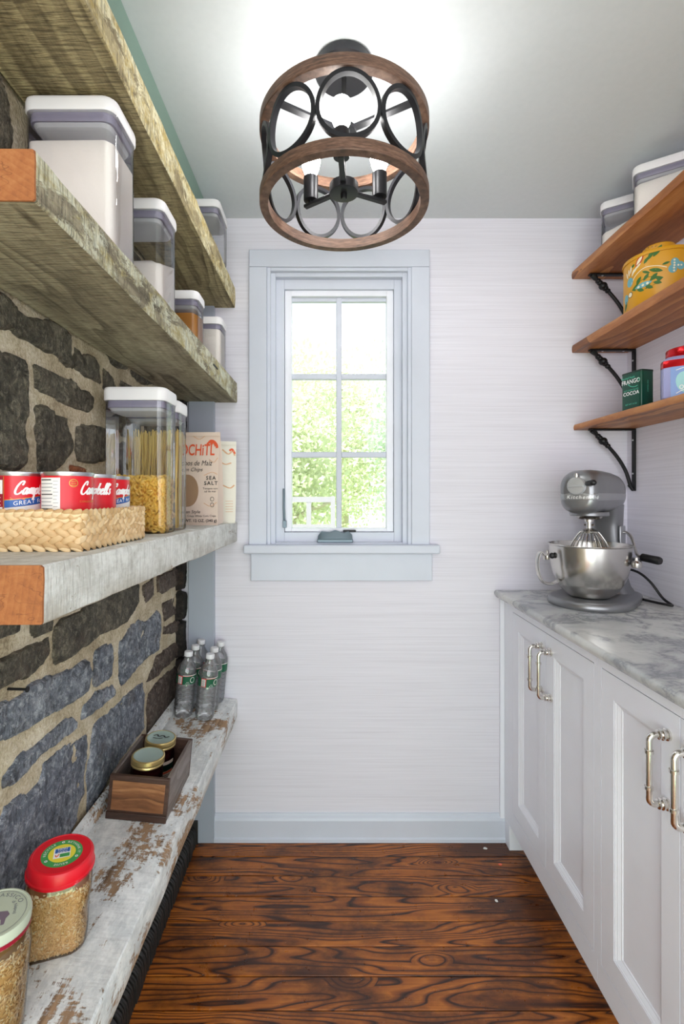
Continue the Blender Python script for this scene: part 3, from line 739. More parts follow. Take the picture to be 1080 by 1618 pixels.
tree(0.35, 13.0, 6.6, 2.3, 'leaf_hazed_a', 'rounded light green tree in the middle distance outside', 20000, 3)
tree(5.10, 14.0, 5.2, 2.3, 'leaf_hazed_b', 'light green tree at the far right outside the window', 5000, 4)
tree(-4.40, 14.0, 5.0, 2.3, 'leaf_hazed_b', 'grey green tree at the far left outside the window', 5000, 5)
t = thing('deck_chair', 'weathered wooden deck chair outside the lower left pane', 'chair', (-0.22, 4.0, 0.28))
for x in (-0.26, 0.26):
    MB().box((x - .018, -.02, 0), (x + .018, .02, .98 if x > 0 else .95)).build('leg', 'deck_wood', t)
    MB().box((x - .018, .4, 0), (x + .018, .44, .62)).build('leg', 'deck_wood', t)
    MB().box((x - .03, -.04, .62), (x + .03, .46, .645)).build('arm', 'deck_wood', t)
MB().box((-.28, -.03, .4), (.28, .45, .43)).build('seat', 'deck_wood', t)
for z in (.52, .7, .93): MB().box((-.242, -.012, z), (.242, .012, z + .045)).build('back_slat', 'deck_wood', t)
for x in (-.1, .06): MB().box((x - .02, -.01, .43), (x + .02, .008, .93)).build('back_slat', 'deck_wood', t)
tag(MB().box((-3, 3.3, 0.16), (2.4, 5.2, 0.28)).build('deck', 'deck_wood'), 'pale grey timber deck outside under the deck chair', 'deck')
# ================================================================ left wall: four timber shelves
def beam(name, label, xf, y0, y1, near, far, mat, cut=False, xb=-0.532, seed=0, roll=0.0, grp='reclaimed timber shelves on the stone wall'):
    """near/far: (bottom z, top z) at each end. A rough-sawn plank with wavering arrises."""
    N = 46; rings = []
    for k in range(N + 1):
        t = k / N; y = y0 + (y1 - y0) * t
        zb = near[0] + (far[0] - near[0]) * t; zt = near[1] + (far[1] - near[1]) * t
        wv = lambda s: 0.0028 * nz(s + seed, y, 0, 5) + 0.0014 * nz(s + seed, y, 2, 22)
        dn = 0.006 * max(0, nz(seed + 40, y, 1, 9)) + 0.0015
        b = 0.0022
        zs = lambda x: -(x - xf) * math.tan(roll)
        rings.append([(xb, y, zb + zs(xb)), (xf - b, y, zb + wv(1)), (xf + wv(2) - dn * .3, y, zb + b + wv(1)),
                      (xf + wv(3), y, (zb * .6 + zt * .4)), (xf + wv(4), y, (zb * .25 + zt * .75)), (xf - dn * .4 + wv(5), y, zt - b + wv(6)), (xf - b - dn * .5, y, zt + wv(7) * .6 + zs(xf - b)),
                      (xf - .06, y, zt + zs(xf - .06)), (xb, y, zt + zs(xb))])
    t_ = thing(name, label, 'shelf', (0, 0, 0), group=grp)
    mm = MB(); mm.loft(rings); mm.build('board', mat, t_, smooth=38)
    if cut:
        me = MB(); r0 = [(x + (-.0005 if x > -.4 else 0), y - 0.0025, z) for x, y, z in rings[0]]; me.loft([rings[0], r0]); tag(me.build('cut_end', 'end_grain', t_), 'freshly sawn orange end grain')
    return t_
YE = YB - 0.003
beam('timber_shelf', 'topmost thick timber shelf running up under the ceiling', -0.340, 0.05, YE, (1.948, 2.028), (1.951, 2.026), 'beam_top', seed=1)
beam('timber_shelf', 'thick timber shelf with flour containers and an orange sawn end', -0.333, 0.549, YE, (1.597, 1.655), (1.604, 1.676), 'beam_mid', True, seed=2)
beam('timber_shelf', 'whitewashed timber shelf holding the straw basket and pasta', -0.333, 0.565, YE, (1.109, 1.179), (1.095, 1.167), 'beam_low', True, seed=3)
TH = R(5.4); ZS = 0.516
bs = beam('timber_shelf', 'lowest timber shelf with flaking white paint, tilted towards the floor', -0.333, 0.36, YE, (0.449, ZS), (0.449, ZS), 'beam_floor', seed=4, roll=TH)
MB().hexa([(-0.532, .4, .536), (-0.515, .4, .534), (-0.515, YE, .534), (-0.532, YE, .536), (-0.532, .4, .56), (-0.522, .4, .556), (-0.522, YE, .556), (-0.532, YE, .56)]).build('back_strip', 'beam_floor', bs)
MB().box((-.3345, 1.395, 1.640), (-.3305, 1.445, 1.6445)).build('slot_shade', 'print_black', bpy.data.objects['timber_shelf.001'])  # black block standing for the shade inside a slot in the timber
def ztop3(y): return 1.179 + (1.167 - 1.179) * (y - .565) / (YE - .565) + 0.0016
def ztop2(y): return 1.655 + (1.676 - 1.655) * (y - .549) / (YE - .549) + 0.0016
def on_low(x, y, dz=0.0012):
    return (x, y, ZS - (x + 0.333) * math.tan(TH) + dz)

# ---- ribbed black heater on the floor below
ht = thing('fin_heater', 'low black ribbed heater on the floor beneath the lowest shelf', 'heater', (-0.475, 0, 0))
MB().box((-0.055, 0.9, 0.012), (-0.014, 1.735, 0.055)).build('core', 'fin_black', ht)
fp = [(-0.06, 0.0), (0.0, 0.0), (0.0, 0.042), (-0.003, 0.056), (-0.011, 0.067), (-0.024, 0.074), (-0.06, 0.076)]
m = MB(); m.loft([[(x, y, z) for x, z in fp] for y in (-0.0028, -0.001, 0.001, 0.0028)]); f0 = m.build('fin', 'fin_black', ht)
f0.location = (0, 0.905, 0)
for k in range(1, 92):
    f = share(f0, 'fin', ht); f.location = (random.uniform(-.0022, .0012), 0.905 + k * 0.0091, 0)
    f.rotation_euler = (R(random.uniform(-2.2, 2.2)), 0, R(random.uniform(-3, 3)))
m = MB(); m.box((-0.06, 1.738, 0), (0.004, 1.745, 0.085)); m.build('end_plate', 'fin_black', ht, bevel=.002)

# ---------------------------------------------------------------- storage containers
def container(label, x0, x1, y0, y1, z, h, group='clear pantry containers with white lids', rz=0.0, center=None, r=0.018, lidh=0.024):
    w_, d_ = x1 - x0, y1 - y0
    c = center or ((x0 + x1) / 2, (y0 + y1) / 2)
    t = thing('storage_container', label, 'container', (c[0], c[1], z), (0, 0, rz), group)
    r = min(r, w_ * .22, d_ * .22)
    o = rrect(w_ - .006, d_ - .006, r, 5)
    m = MB(); m.stack(o, [(0, .975), (0.004, .995), (0.02, 1.0), (h - lidh - .006, 1.0), (h - lidh, 1.012)], True, False); m.build('body', 'clear_plastic', t)
    o2 = rrect(w_ - .012, d_ - .012, r * .9, 5)
    m = MB(); m.stack(o2, [(h - lidh - .016, .975), (h - lidh - .015, .988), (h - lidh - .006, .988), (h - lidh - .005, .975), (h - lidh - .0005, .975)]); m.build('gasket', 'gasket', t)
    m = MB(); m.stack(o2, [(h - lidh - .0255, .80), (h - lidh - .023, .88), (h - lidh - .0165, .93)]); m.build('lid_insert', 'lid_insert', t)
    o3 = rrect(w_, d_, r * 1.1, 5)
    m = MB(); m.stack(o3, [(h - lidh, .975), (h - lidh + .003, 1.0), (h - .007, 1.0), (h - .002, .985), (h, .955)]); ld = m.build('lid', 'lid_white', t)
    m = MB(); m.lathe([(min(w_, d_) * .2, h + .0002), (min(w_, d_) * .2, h + .0015)], 24); m.build('push_button', 'lid_white', ld)
    return t
def filling(name, label, cat, t_loc, rz, w_, d_, z0, ztop, mat, amp=0.006, seed=0, slope=(0, 0), r=0.015):
    o = rrect(w_ - .011, d_ - .011, r, 5)
    m = MB(); rings = [[(x * .985, y * .985, z0) for x, y in o], [(x, y, z0 + .004) for x, y in o]]
    top = lambda x, y: ztop + slope[0] * x + slope[1] * y + amp * nz(seed, x, y, 22) + amp * .4 * nz(seed, x, y, 70)
    for k in (0.5,): rings.append([(x, y, z0 + (top(x, y) - z0) * k) for x, y in o])
    for k in (1.0, .94, .8, .6, .4, .2, .04): rings.append([(x * k, y * k, top(x * k, y * k) + (0 if k < 1 else -.003)) for x, y in o])
    m.loft(rings)
    ob = m.build(name, mat, None, smooth=50); ob.location = t_loc; ob.rotation_euler = (0, 0, rz)
    return tag(ob, label, cat, kind='stuff')
def flourbox(label, flabel, x0, x1, y0, y1, z, h, fill, amp=.006, seed=0, slope=(0, 0), rz=0.0, center=None, mat='flour', what=('flour', 'flour')):
    c = container(label, x0, x1, y0, y1, z, h, rz=rz, center=center)
    filling(what[0], flabel, what[1], c.location.copy(), rz, x1 - x0, y1 - y0, .003, fill, mat, amp, seed, slope)
    return c
# on the second shelf
flourbox('largest clear container with white lid nearest the orange shelf end', 'white flour heaped high in the largest container', -.522, -.362, .815, .922, ztop2(.87), .279, .207, .007, 1)
flourbox('second clear container half full of white flour, beside the largest one', 'low drift of white flour in the second container', -.518, -.360, 1.052, 1.160, ztop2(1.1), .248, .122, .016, 5, (.05, .2))
flourbox('small clear container of brown crumbs between two flour containers', 'brown crunchy crumbs in the small container', -.475, -.368, 1.362, 1.452, ztop2(1.4), .173, .115, .014, 9, mat='cracker', what=('crumbs', 'crumbs'))
flourbox('small clear container of white powder at the far end of the second shelf', 'white powder in the far small container', -.462, -.360, 1.625, 1.722, ztop2(1.67), .192, .152, .004, 12)
container('clear empty container alone at the far end of the topmost timber shelf', -.435, -.337, 1.49, 1.632, 2.0285, .155)
# on the whitewashed shelf
e1 = container('tall clear container of elbow macaroni behind the straw basket', -.516, -.369, 1.092, 1.190, ztop3(1.14), .334, lidh=.03)
e2 = container('tall clear container of spaghetti behind the elbow macaroni container', -.516, -.374, 1.203, 1.296, ztop3(1.25), .328, lidh=.03)
def elbows(c, w_, d_, h):
    rnd = random.Random(3); el = MB()
    base_pts = [(0.0062 * math.cos(a), 0.0062 * math.sin(a), 0) for a in [R(-15 + 210 * k / 6) for k in range(7)]]
    m = MB(); NN = 1000
    for k in range(NN):
        f = rnd.random(); dp = .0065
        X_, Y_ = w_/2 - .0125, d_/2 - .0125
        if f < .34: p = (rnd.uniform(-X_, X_), -Y_ + rnd.random()*.006, rnd.uniform(.008, h))
        elif f < .58: p = (X_ - rnd.random()*.006, rnd.uniform(-Y_, Y_), rnd.uniform(.008, h))
        elif f < .68: p = (-X_ + rnd.random()*.006, rnd.uniform(-Y_, Y_), rnd.uniform(.008, h))
        elif f < .78: p = (rnd.uniform(-X_, X_), Y_ - rnd.random()*.006, rnd.uniform(.008, h))
        else: p = (rnd.uniform(-X_, X_), rnd.uniform(-Y_, Y_), h + rnd.uniform(-.008, .006))
        from mathutils import Euler
        m.x = Matrix.Translation(p) @ Euler((rnd.uniform(0, 6.3), rnd.uniform(0, 6.3), rnd.uniform(0, 6.3))).to_matrix().to_4x4()
        m.tube(base_pts, 0.0031, 6)
    m.x = I4()
    m.box((-w_/2 + .017, -d_/2 + .017, .004), (w_/2 - .017, d_/2 - .017, h - .008), 1)
    o = m.build('elbow_macaroni', ['pasta', 'pasta_core'], None); o.location = c.location
    tag(o, 'dry yellow elbow macaroni filling the tall container', 'macaroni', kind='stuff')
elbows(e1, .147, .098, .122)
def spag(c, w_, d_):
    rnd = random.Random(5); m = MB()
    for k in range(230):
        x = rnd.uniform(-w_*.40, w_*.42); y = rnd.uniform(-d_*.38, d_*.38); L = .25 + rnd.uniform(-.012, .008)
        lx = rnd.gauss(.012, .012); ly = rnd.gauss(0, .008)
        x2 = max(-w_*.44, min(w_*.44, x + lx)); y2 = max(-d_*.42, min(d_*.42, y + ly))
        m.tube([(x, y, .004), ((x + x2)/2 + rnd.gauss(0, .001), (y + y2)/2, L/2), (x2, y2, L)], .0011, 5)
    o = m.build('spaghetti', 'spaghetti', None); o.location = c.location
    tag(o, 'bundle of dry spaghetti standing in the rear tall container', 'spaghetti', kind='stuff')
spag(e2, .142, .093)

# ---------------------------------------------------------------- straw basket and soup cans
zb = ztop3(.83) + .0015
bt = thing('straw_basket', 'low plaited straw basket holding red soup cans', 'basket', (-.4510, .838, zb))
W_, D_, H_ = .170, .250, .0595
MB().stack(rrect(W_ - .006, D_ - .006, .008, 3), [(0.0, 1), (.004, 1)]).build('base', 'straw', bt)
m = MB(); m.stack(rrect(W_ - .006, D_ - .006, .008, 3), [(.003, 1), (H_ - .006, 1.0), (H_ - .006, .965), (.003, .965)], False, False); m.build('lining', 'straw', bt)
def course(z, hh, nseg, ph, slant, name, bulge):
    o = rrect(W_, D_, .012, 4); P = [Vector((x, y, 0)) for x, y in o] ; P.append(P[0])
    L = [0]
    for a, b in zip(P, P[1:]): L.append(L[-1] + (b - a).length)
    def at(s):
        s %= L[-1]
        for k in range(len(L) - 1):
            if L[k+1] >= s:
                t = (s - L[k]) / max(1e-9, L[k+1] - L[k]); p = P[k].lerp(P[k+1], t); d = (P[k+1] - P[k]).normalized(); return p, d, Vector((d.y, -d.x, 0))
    m = MB(); step = L[-1] / nseg
    for k in range(nseg):
        c0 = (k + ph) * step; rings = []
        for t, sc in ((-.62, .25), (-.45, .75), (-.15, 1), (.15, 1), (.42, .8), (.62, .3)):
            p, d, nrm = at(c0 + t * step); ring = []
            for j in range(8):
                a = 2*PI*j/8
                off = bulge * (.2 + sc) * math.cos(a) * .5 + bulge * .5 * (sc - .4)
                ring.append(tuple(p + nrm * (off - .001) + Vector((0, 0, z + slant * t * hh + math.sin(a) * hh * .56 * (.35 + .65 * sc)))))
            rings.append(ring)
        m.loft(rings)
    m.build(name, 'straw', bt)
for k in range(5):
    course(.0055 + k * .0105, .0115, 44, .5 * (k % 2), .75 if k % 2 else -.75, 'weave_course', .0055)
course(H_ - .005, .0115, 58, 0, .35, 'rim', .0062)

CAMPB = [  # the cursive word as pen strokes, x-height 1, baseline 0
 [(1.25,1.75),(1.05,2.05),(.65,1.85),(.25,1.1),(.2,.35),(.55,0.0),(1.0,.15),(1.35,.55)], [(1.25,1.75),(1.1,1.55),(1.25,1.45)],
 [(2.1,.85),(1.8,1.0),(1.5,.6),(1.55,.1),(1.85,.1),(2.1,.8)], [(2.15,1.0),(2.05,.3),(2.2,.05),(2.45,.4)],
 [(2.5,.95),(2.5,.05)], [(2.5,.6),(2.75,1.0),(2.9,.8),(2.85,.05)], [(2.87,.6),(3.1,1.0),(3.28,.8),(3.22,.2),(3.4,.05),(3.6,.4)],
 [(3.65,1.0),(3.55,-.8)], [(3.65,.7),(3.95,1.0),(4.15,.7),(4.0,.15),(3.65,.1)],
 [(4.55,1.95),(4.4,.8),(4.45,.1)], [(4.42,.5),(4.7,.95),(4.95,.65),(4.8,.1),(4.45,.1)],
 [(5.15,.5),(5.45,.7),(5.4,.98),(5.15,.8),(5.15,.2),(5.4,.03),(5.7,.35)],
 [(5.8,.5),(6.1,1.5),(6.05,1.95),(5.85,1.6),(5.8,.3),(5.95,.03),(6.2,.4)],
 [(6.3,.5),(6.6,1.5),(6.55,1.95),(6.35,1.6),(6.3,.3),(6.45,.03),(6.7,.4)],
 [(6.95,1.9),(6.9,1.5)], [(7.3,.9),(7.05,.95),(7.1,.6),(7.25,.3),(7.05,.03),(6.85,.2)]]
def can(label, x, y, t0, style):
    rad, hgt = .0382, .1135; z = zb + .0045
    t = thing('soup_can', label, 'can', (x, y, z), group='red soup cans in the straw basket')
    m = MB(); m.lathe([(.0365, 0), (rad, .001), (rad, .004), (.037, .006), (.037, hgt - .006), (rad, hgt - .004), (rad, hgt - .0005), (rad - .001, hgt), (rad - .0025, hgt - .001), (rad - .003, hgt - .005), (.02, hgt - .0052)], 40); m.build('tin', 'can_steel', t)
    lb = MB().lathe([(.0374, .006), (.0374, hgt - .0065)], 48, False, False).build('label', 'can_red', t)
    A = R(t0) + math.atan2(-x, y)
    rr = .0374; s = .0098
    strokes('lettering', [[(a * .8, b) for a, b in q] for q in CAMPB], on_cyl(rr, A, hgt - .0345, .0006), .0024, 'print_white', lb, s=s, slant=.28)
    fm = on_cyl(rr, A, 0, .0004)
    if style == 'cream':
        def band(u, v):
            return on_cyl(rr, A, hgt - .043 + .10 * u + 1.08 * u * u, .0004)(u, v)
        patch('band', 'can_blue', band, -.012, .075, -.011, .0, lb, 24); patch('band_edge', 'gold', band, -.012, .075, .0, .0012, lb, 24)
        patch('lower_field', 'paper_white', lambda u, v: band(u, v * .03 - .0112), -.012, .075, -1, 0.0, lb, 24)
        lettering('lettering', 'GREAT for COOKING', .0088, lambda u, v: on_cyl(rr, A, hgt - .0515 + .10*u + 1.08*u*u, .0008)(u, v), 'print_white', lb, align='LEFT', space=1.1)
        strokes('steam', [[(-.3,-.35),(.2,-.6),(1.0,-.5),(1.7,-.65)]], on_cyl(rr, A, hgt - .036, .0005), .0016, 'swirl', lb, s=s, slant=.28)
        patch('side_panel', 'maroon', fm, -.035, -.0135, .03, hgt - .0075, lb); patch('panel_edge', 'gold', fm, -.0135, -.0125, .03, hgt - .0075, lb, 2)
        fp_ = on_cyl(rr, A, 0, .0007)
        patch('facts', 'paper_white', fp_, -.034, -.0145, hgt - .034, hgt - .013, lb); patch('facts', 'paper_white', fp_, -.034, -.0145, hgt - .062, hgt - .054, lb)
        for k in range(5): patch('facts_line', 'print_grey', on_cyl(rr, A, 0, .0009), -.033, -.018 - .002 * (k % 2), hgt - .0175 - k*.0036, hgt - .0165 - k*.0036, lb, 4)
        for k in range(5): patch('facts_line', 'print_white', on_cyl(rr, A, 0, .0009), -.033, -.017 - .003 * (k % 2), hgt - .0400 - k*.0028, hgt - .0392 - k*.0028, lb, 4)
    else:
        fp_ = on_cyl(rr, A, 0, .0006)
        if style == 'facts':
            patch('facts', 'paper_white', fp_, -.062, -.0265, .02, hgt - .0095, lb, 16)
            f9 = on_cyl(rr, A, 0, .0009)
            for k in range(11):
                patch('facts_line', 'print_black' if k % 4 == 0 else 'print_grey', f9, -.060, -.0395 + (.002 if k % 3 else 0), hgt - .0135 - k*.0055, hgt - .0125 - k*.0055 + (.0006 if k % 4 == 0 else 0), lb, 5)
                patch('facts_line', 'print_grey', f9, -.0365, -.029 - .001 * (k % 3), hgt - .0150 - k*.0055, hgt - .0144 - k*.0055, lb, 4)
            disc('seal', 'gold', fp_, -.0085, hgt - .0175, .0062, .0062, lb, 22, 0, .86)
            for k in range(3): patch('seal_line', 'gold', fp_, -.012, -.005, hgt - .0212 + k*.003, hgt - .0204 + k*.003, lb, 3)
        lettering('lettering', 'CONDENSED', .0042, on_cyl(rr, A, hgt - .047, .0007), 'gold', lb, align='LEFT', space=1.2)
can('red soup can with a gold edged side panel, at the left of the basket', -.4895, .763, -12, 'cream')
can('red soup can with a white nutrition panel at the front of the basket', -.4120, .762, 25, 'facts')
can('red soup can directly behind the one with the nutrition panel', -.4105, .8395, -44, 'plain')
can('rearmost red soup can, at the far end of the basket', -.4185, .917, 2, 'cream')

# ---------------------------------------------------------------- paper bags of corn chips
def bag(label, x0, x1, y, z, h, dep, mat, rz, lean, front=True):
    w_ = x1 - x0
    t = thing('paper_bag', label, 'bag', ((x0 + x1)/2, y, z), (lean, 0, rz), 'corn chip bags on the whitewashed shelf')
    m = MB(); rings = []
    for zz, wk, dk in ((0, .93, 1.0), (.01, .95, 1.04), (h*.25, .97, 1.08), (h*.5, .98, .92), (h*.72, .99, .62), (h*.88, 1.0, .25), (h*.94, 1.0, .05), (h, 1.0, .035)):
        a, d = w_/2*wk, dep/2*dk; g_ = .22 * (1 - zz/h) * dep
        rings.append([(-a, -d, zz), (-a*.5, -d - .003*dk, zz), (0, -d - .005*dk, zz), (a*.5, -d - .003*dk, zz), (a, -d, zz), (a - (.012 if .2 < zz/h < .95 else .002), 0, zz), (a, d, zz), (0, d + .004*dk, zz), (-a, d, zz), (-a + (.012 if .2 < zz/h < .95 else .002), 0, zz)])
    m.loft(rings); bd = m.build('sack', mat, t, smooth=28)
    MB().box((-w_/2, -.0055, h - .012), (w_/2, -.0028, h)).build('folded_top', mat, t)
    def face(u, v, off=.0012):
        k = v / h
        for (za, da), (zb_, db) in zip(((0, 1), (.01/h, 1.04), (.25, 1.08), (.5, .92), (.72, .62), (.88, .25), (.94, .05), (1.0, .035)), ((.01/h, 1.04), (.25, 1.08), (.5, .92), (.72, .62), (.88, .25), (.94, .05), (1.0, .035), (1.01, .03))):
            if k <= zb_: dd = da + (db - da) * (k - za) / (zb_ - za); break
        else: dd = .03
        wd = w_/2; bul = .005 * dd * (1 - min(1, abs(u)/wd)) if abs(u) < wd*.5 else .003*dd*(1 - min(1, (abs(u) - wd*.5)/(wd*.5)))
        return (u, -dep/2*dd - bul - off - .0008, v)
    return t, bd, face
zg = ztop3(1.5)
b1, bd, F = bag('beige paper bag of corn chips with orange lettering and a window', -.487, -.337, 1.53, zg, .29, .06, 'bag_paper', R(-3), R(3.5))
lettering('lettering', 'XOCHiTL', .049, lambda u, v: F(u*.62 - .004, v + .218), 'print_orange', bd, bold=.0006)
lettering('lettering', 'Totopos de Maiz', .0225, lambda u, v: F(u*.8 - .008, v + .186), 'print_black', bd, shear=.25)
lettering('lettering', 'Corn Chips', .0165, lambda u, v: F(u - .014, v + .168), 'print_black', bd, shear=.3)
lettering('lettering', 'SEA\nSALT', .016, lambda u, v: F(u + .052, v + .142), 'print_black', bd, bold=.0003, space=1.25)
lettering('lettering', 'Totopos con\nsal de mar', .0088, lambda u, v: F(u + .050, v + .112), 'print_black', bd)
lettering('lettering', 'Mexican Style', .0145, lambda u, v: F(u - .022, v + .038), 'print_black', bd, shear=.2)
lettering('lettering', 'Crispy White Corn Chips', .0085, lambda u, v: F(u + .022, v + .027), 'print_black', bd)
lettering('lettering', 'NET WT. 12 OZ. (340 g)', .0122, lambda u, v: F(u + .006, v + .011), 'print_black', bd, bold=.0002)
pts, fs = [], []
N = 28; ctr = F(-.018, .1, .0016)
for k in range(N):
    a = 2*PI*k/N; pts.append(F(-.026 + .040*math.copysign(abs(math.cos(a))**.8, math.cos(a)), .108 + .05*math.sin(a), .0014))
flat_build('bag_window', 'bag_window', pts, [tuple(range(N))], bd)
strokes('emblem', [[(-.014,.004),(-.006,.012),(.004,.008),(.012,-.002),(.014,-.012)], [(-.010,.006),(-.002,.008),(.006,.002),(.01,-.006)], [(-.014,.004),(-.018,.0)], [(-.004,.006),(-.004,-.001)]], lambda u, v: F(u + .054, v + .252), .0062, 'print_orange', bd, s=1.0)
strokes('ornament', [[(-.07,.275),(-.055,.262),(-.04,.272)], [(-.01,.278),(.01,.268),(.03,.28)], [(.045,.205),(.06,.196),(.072,.21)], [(.03,.155),(.055,.165),(.072,.158)], [(.03,.07),(.05,.06),(.07,.072)], [(-.06,.025),(-.045,.018),(-.03,.028)]], lambda u, v: F(u, v), .002, 'print_tan', bd, s=1.0)
for v in (.082, .064): disc('badge', 'print_black', lambda u, v_: F(u, v_), .056, v, .006, .007, bd, 14, 0, .8)
b2, bd, F = bag('cream paper bag leaning behind the beige corn chip bag', -.452, -.318, 1.655, ztop3(1.63), .278, .055, 'bag_cream', R(14), R(4))
strokes('ornament', [[(.02,.25),(.04,.235),(.055,.245),(.062,.23)], [(.01,.21),(.03,.2),(.05,.205)], [(.02,.13),(.045,.12),(.06,.13)]], lambda u, v: F(u, v), .0045, 'print_tan', bd, s=1.0)
strokes('emblem', [[(.044,.246),(.052,.252),(.058,.244),(.062,.236)]], lambda u, v: F(u, v), .006, 'print_orange', bd, s=1.0)
for k in range(5): patch('facts_line', 'print_tan', lambda u, v: F(u, v), .03, .055, .075 - k*.009, .0765 - k*.009, bd, 4)

# ---------------------------------------------------------------- on the lowest shelf
RL = (0, TH, 0)
def bottle(label):
    t = thing('water_bottle', label, 'bottle', (0, 0, 0), RL, 'small plastic water bottles on the lowest shelf')
    r = .0312; pr = [(.012, .004), (.021, 0), (.027, .002), (r*.97, .01), (r, .018)]
    z = .02
    for k in range(6): pr += [(r, z), (r, z + .008), (r - .0022, z + .011), (r, z + .014)]; z += .0145
    pr += [(r, .108), (r - .001, .112), (r - .001, .142), (r, .146), (r, .152), (r - .003, .162), (.024, .172), (.0165, .182), (.0128, .19), (.0128, .196), (.0145, .197), (.0145, .199), (.0125, .2), (.0125, .204)]
    MB().lathe(pr, 28).build('bottle_body', 'water_bottle', t)
    cp = MB(); n = 24; cp.lathe([(.0138, .1985), (.014, .2), (.014, .211), (.0128, .2135), (.006, .214)], n); cp.build('cap', 'cap_white', t)
    m = MB(); m.lathe([(r + .0002, .113), (r + .0002, .141)], 32, False, False); lb = m.build('label', 'bottle_green', t)
    f = on_cyl(r, 0, 0, .0005); f2 = on_cyl(r, 0, 0, .0008); f3 = on_cyl(r, 0, 0, .0011)
    patch('label_edge', 'bottle_red', f, -.0275, -.010, .1135, .1405, lb); patch('barcode', 'paper_white', f2, -.026, -.0128, .1155, .1385, lb)
    for k in range(7): patch('barcode_line', 'print_black', f3, -.025, -.0145, .1168 + k*.003, .1168 + .0012 + k*.003, lb, 3)
    patch('label_edge', 'paper_white', f, -.01, .09, .1405, .143, lb, 16)
    patch('label_edge', 'bottle_red', f2, -.0275, .02, .1398, .1412, lb, 16)
    disc('emblem', 'paper_white', f2, .022, .127, .008, .0095, lb, 18); disc('emblem', 'bottle_green', f3, .022, .127, .0062, .0075, lb, 18)
    lettering('lettering', '16.9\nFL OZ', .0048, lambda u, v: f2(u + .0065, v + .119), 'print_white', lb)
    return t
bpos = [(-.4835, 1.602, 12, 'left front water bottle of the six by the corner board'), (-.4105, 1.597, 22, 'right front water bottle, nearest the shelf edge'),
        (-.4790, 1.669, 20, 'middle water bottle of the left hand row'), (-.4120, 1.664, -30, 'middle water bottle of the right hand row'),
        (-.4760, 1.7335, 60, 'rearmost water bottle of the left hand row'), (-.4060, 1.7315, -50, 'rearmost water bottle of the right hand row, against the papered wall')]
b0 = bottle(bpos[0][3])
for k, (x, y, a, lab) in enumerate(bpos):
    o = b0 if k == 0 else dup(b0, (0, 0, 0))
    o.location = on_low(x, y); o['label'] = lab
    o.rotation_mode = 'QUATERNION'; o.rotation_quaternion = (Matrix.Rotation(TH, 3, 'Y') @ Matrix.Rotation(R(a), 3, 'Z')).to_quaternion()

bxo = on_low(-.4345, 1.0875)
wbx = thing('wooden_box', 'small dark wooden box holding two jars on the lowest shelf', 'box', bxo, RL)
w_, L, h, tk = .135, .187, .098, .0085
MB().box((-w_/2, 0, 0), (w_/2, tk, h)).build('front_board', 'box_dark', wbx, bevel=.0012)
tag(MB().box((-w_/2 + .008, -.0012, .02), (w_/2 - .008, .001, h - .012)).build('front_inlay', 'box_wood', wbx, bevel=.001), 'lighter brown front panel')
MB().box((-w_/2 - .001, -.003, 0), (w_/2 + .001, .001, .016)).build('bottom_batten', 'box_dark', wbx, bevel=.001)
MB().box((-w_/2, L - tk, 0), (w_/2, L, h)).build('back_board', 'box_dark', wbx, bevel=.0012)
for s in (-1, 1): MB().box((min(s*w_/2, s*(w_/2 - tk)), tk, 0), (max(s*w_/2, s*(w_/2 - tk)), L - tk, h)).build('side_board', 'box_side', wbx, bevel=.0012)
MB().box((-w_/2 + tk, tk, .0), (w_/2 - tk, L - tk, .007)).build('bottom_board', 'box_dark', wbx)
def jam(label, x, y, lidmarks):
    p = on_low(x, y, .0085)
    t = thing('jam_jar', label, 'jar', p, RL, 'brass lidded jars in the wooden box')
    MB().lathe([(.025, 0), (.034, .002), (.0365, .008), (.037, .02), (.037, .075), (.0355, .084), (.033, .09), (.033, .098)], 32).build('jar_body', 'clear_glass', t)
    MB().lathe([(.02, .003), (.0335, .005), (.0355, .01), (.0358, .074), (.034, .083), (.02, .084)], 28).build('preserve', 'jam', t)
    MB().lathe([(.0365, .094), (.038, .095), (.038, .098), (.0372, .0995), (.038, .101), (.038, .104), (.0375, .111), (.0355, .1125), (.0335, .1125), (.0335, .1118)], 40, False, False).build('band', 'brass', t)
    ld = MB().lathe([(.0335, .1105), (.0335, .1119), (.03, .1122), (.029, .1117), (.01, .1117)], 36).build('lid', 'lid_sheen', t)
    if lidmarks:
        strokes('lettering', [[(-.02,.004),(-.012,.01),(-.006,.002),(.004,.008),(.012,.0),(.02,.006)], [(-.018,-.006),(-.004,-.008),(.006,-.004)]], lambda u, v: (u, v, .1126), .003, 'print_black', ld)
    f = on_cyl(.0372, R(48), 0, .0005); pl = patch('paper_label', 'bag_paper', f, -.022, .022, .012, .066, t, 12)
    f2 = on_cyl(.0372, R(48), 0, .0009); patch('label_band', 'tin_dark', f2, -.021, .021, .042, .058, pl, 12); patch('label_band', 'swirl', f2, -.021, .021, .036, .041, pl, 12)
    for k in range(4): patch('label_line', 'print_black', f2, -.016, .014, .018 + k*.0042, .0192 + k*.0042, pl, 6)
    return t
plain('lid_sheen', srgb(190, 212, 206), 0.3, 0.45)
jam('jam jar with a plain greenish lid at the front of the wooden box', -.4370, 1.143, False)
jam('jam jar with scribbled lid at the back of the wooden box', -.4365, 1.226, True)

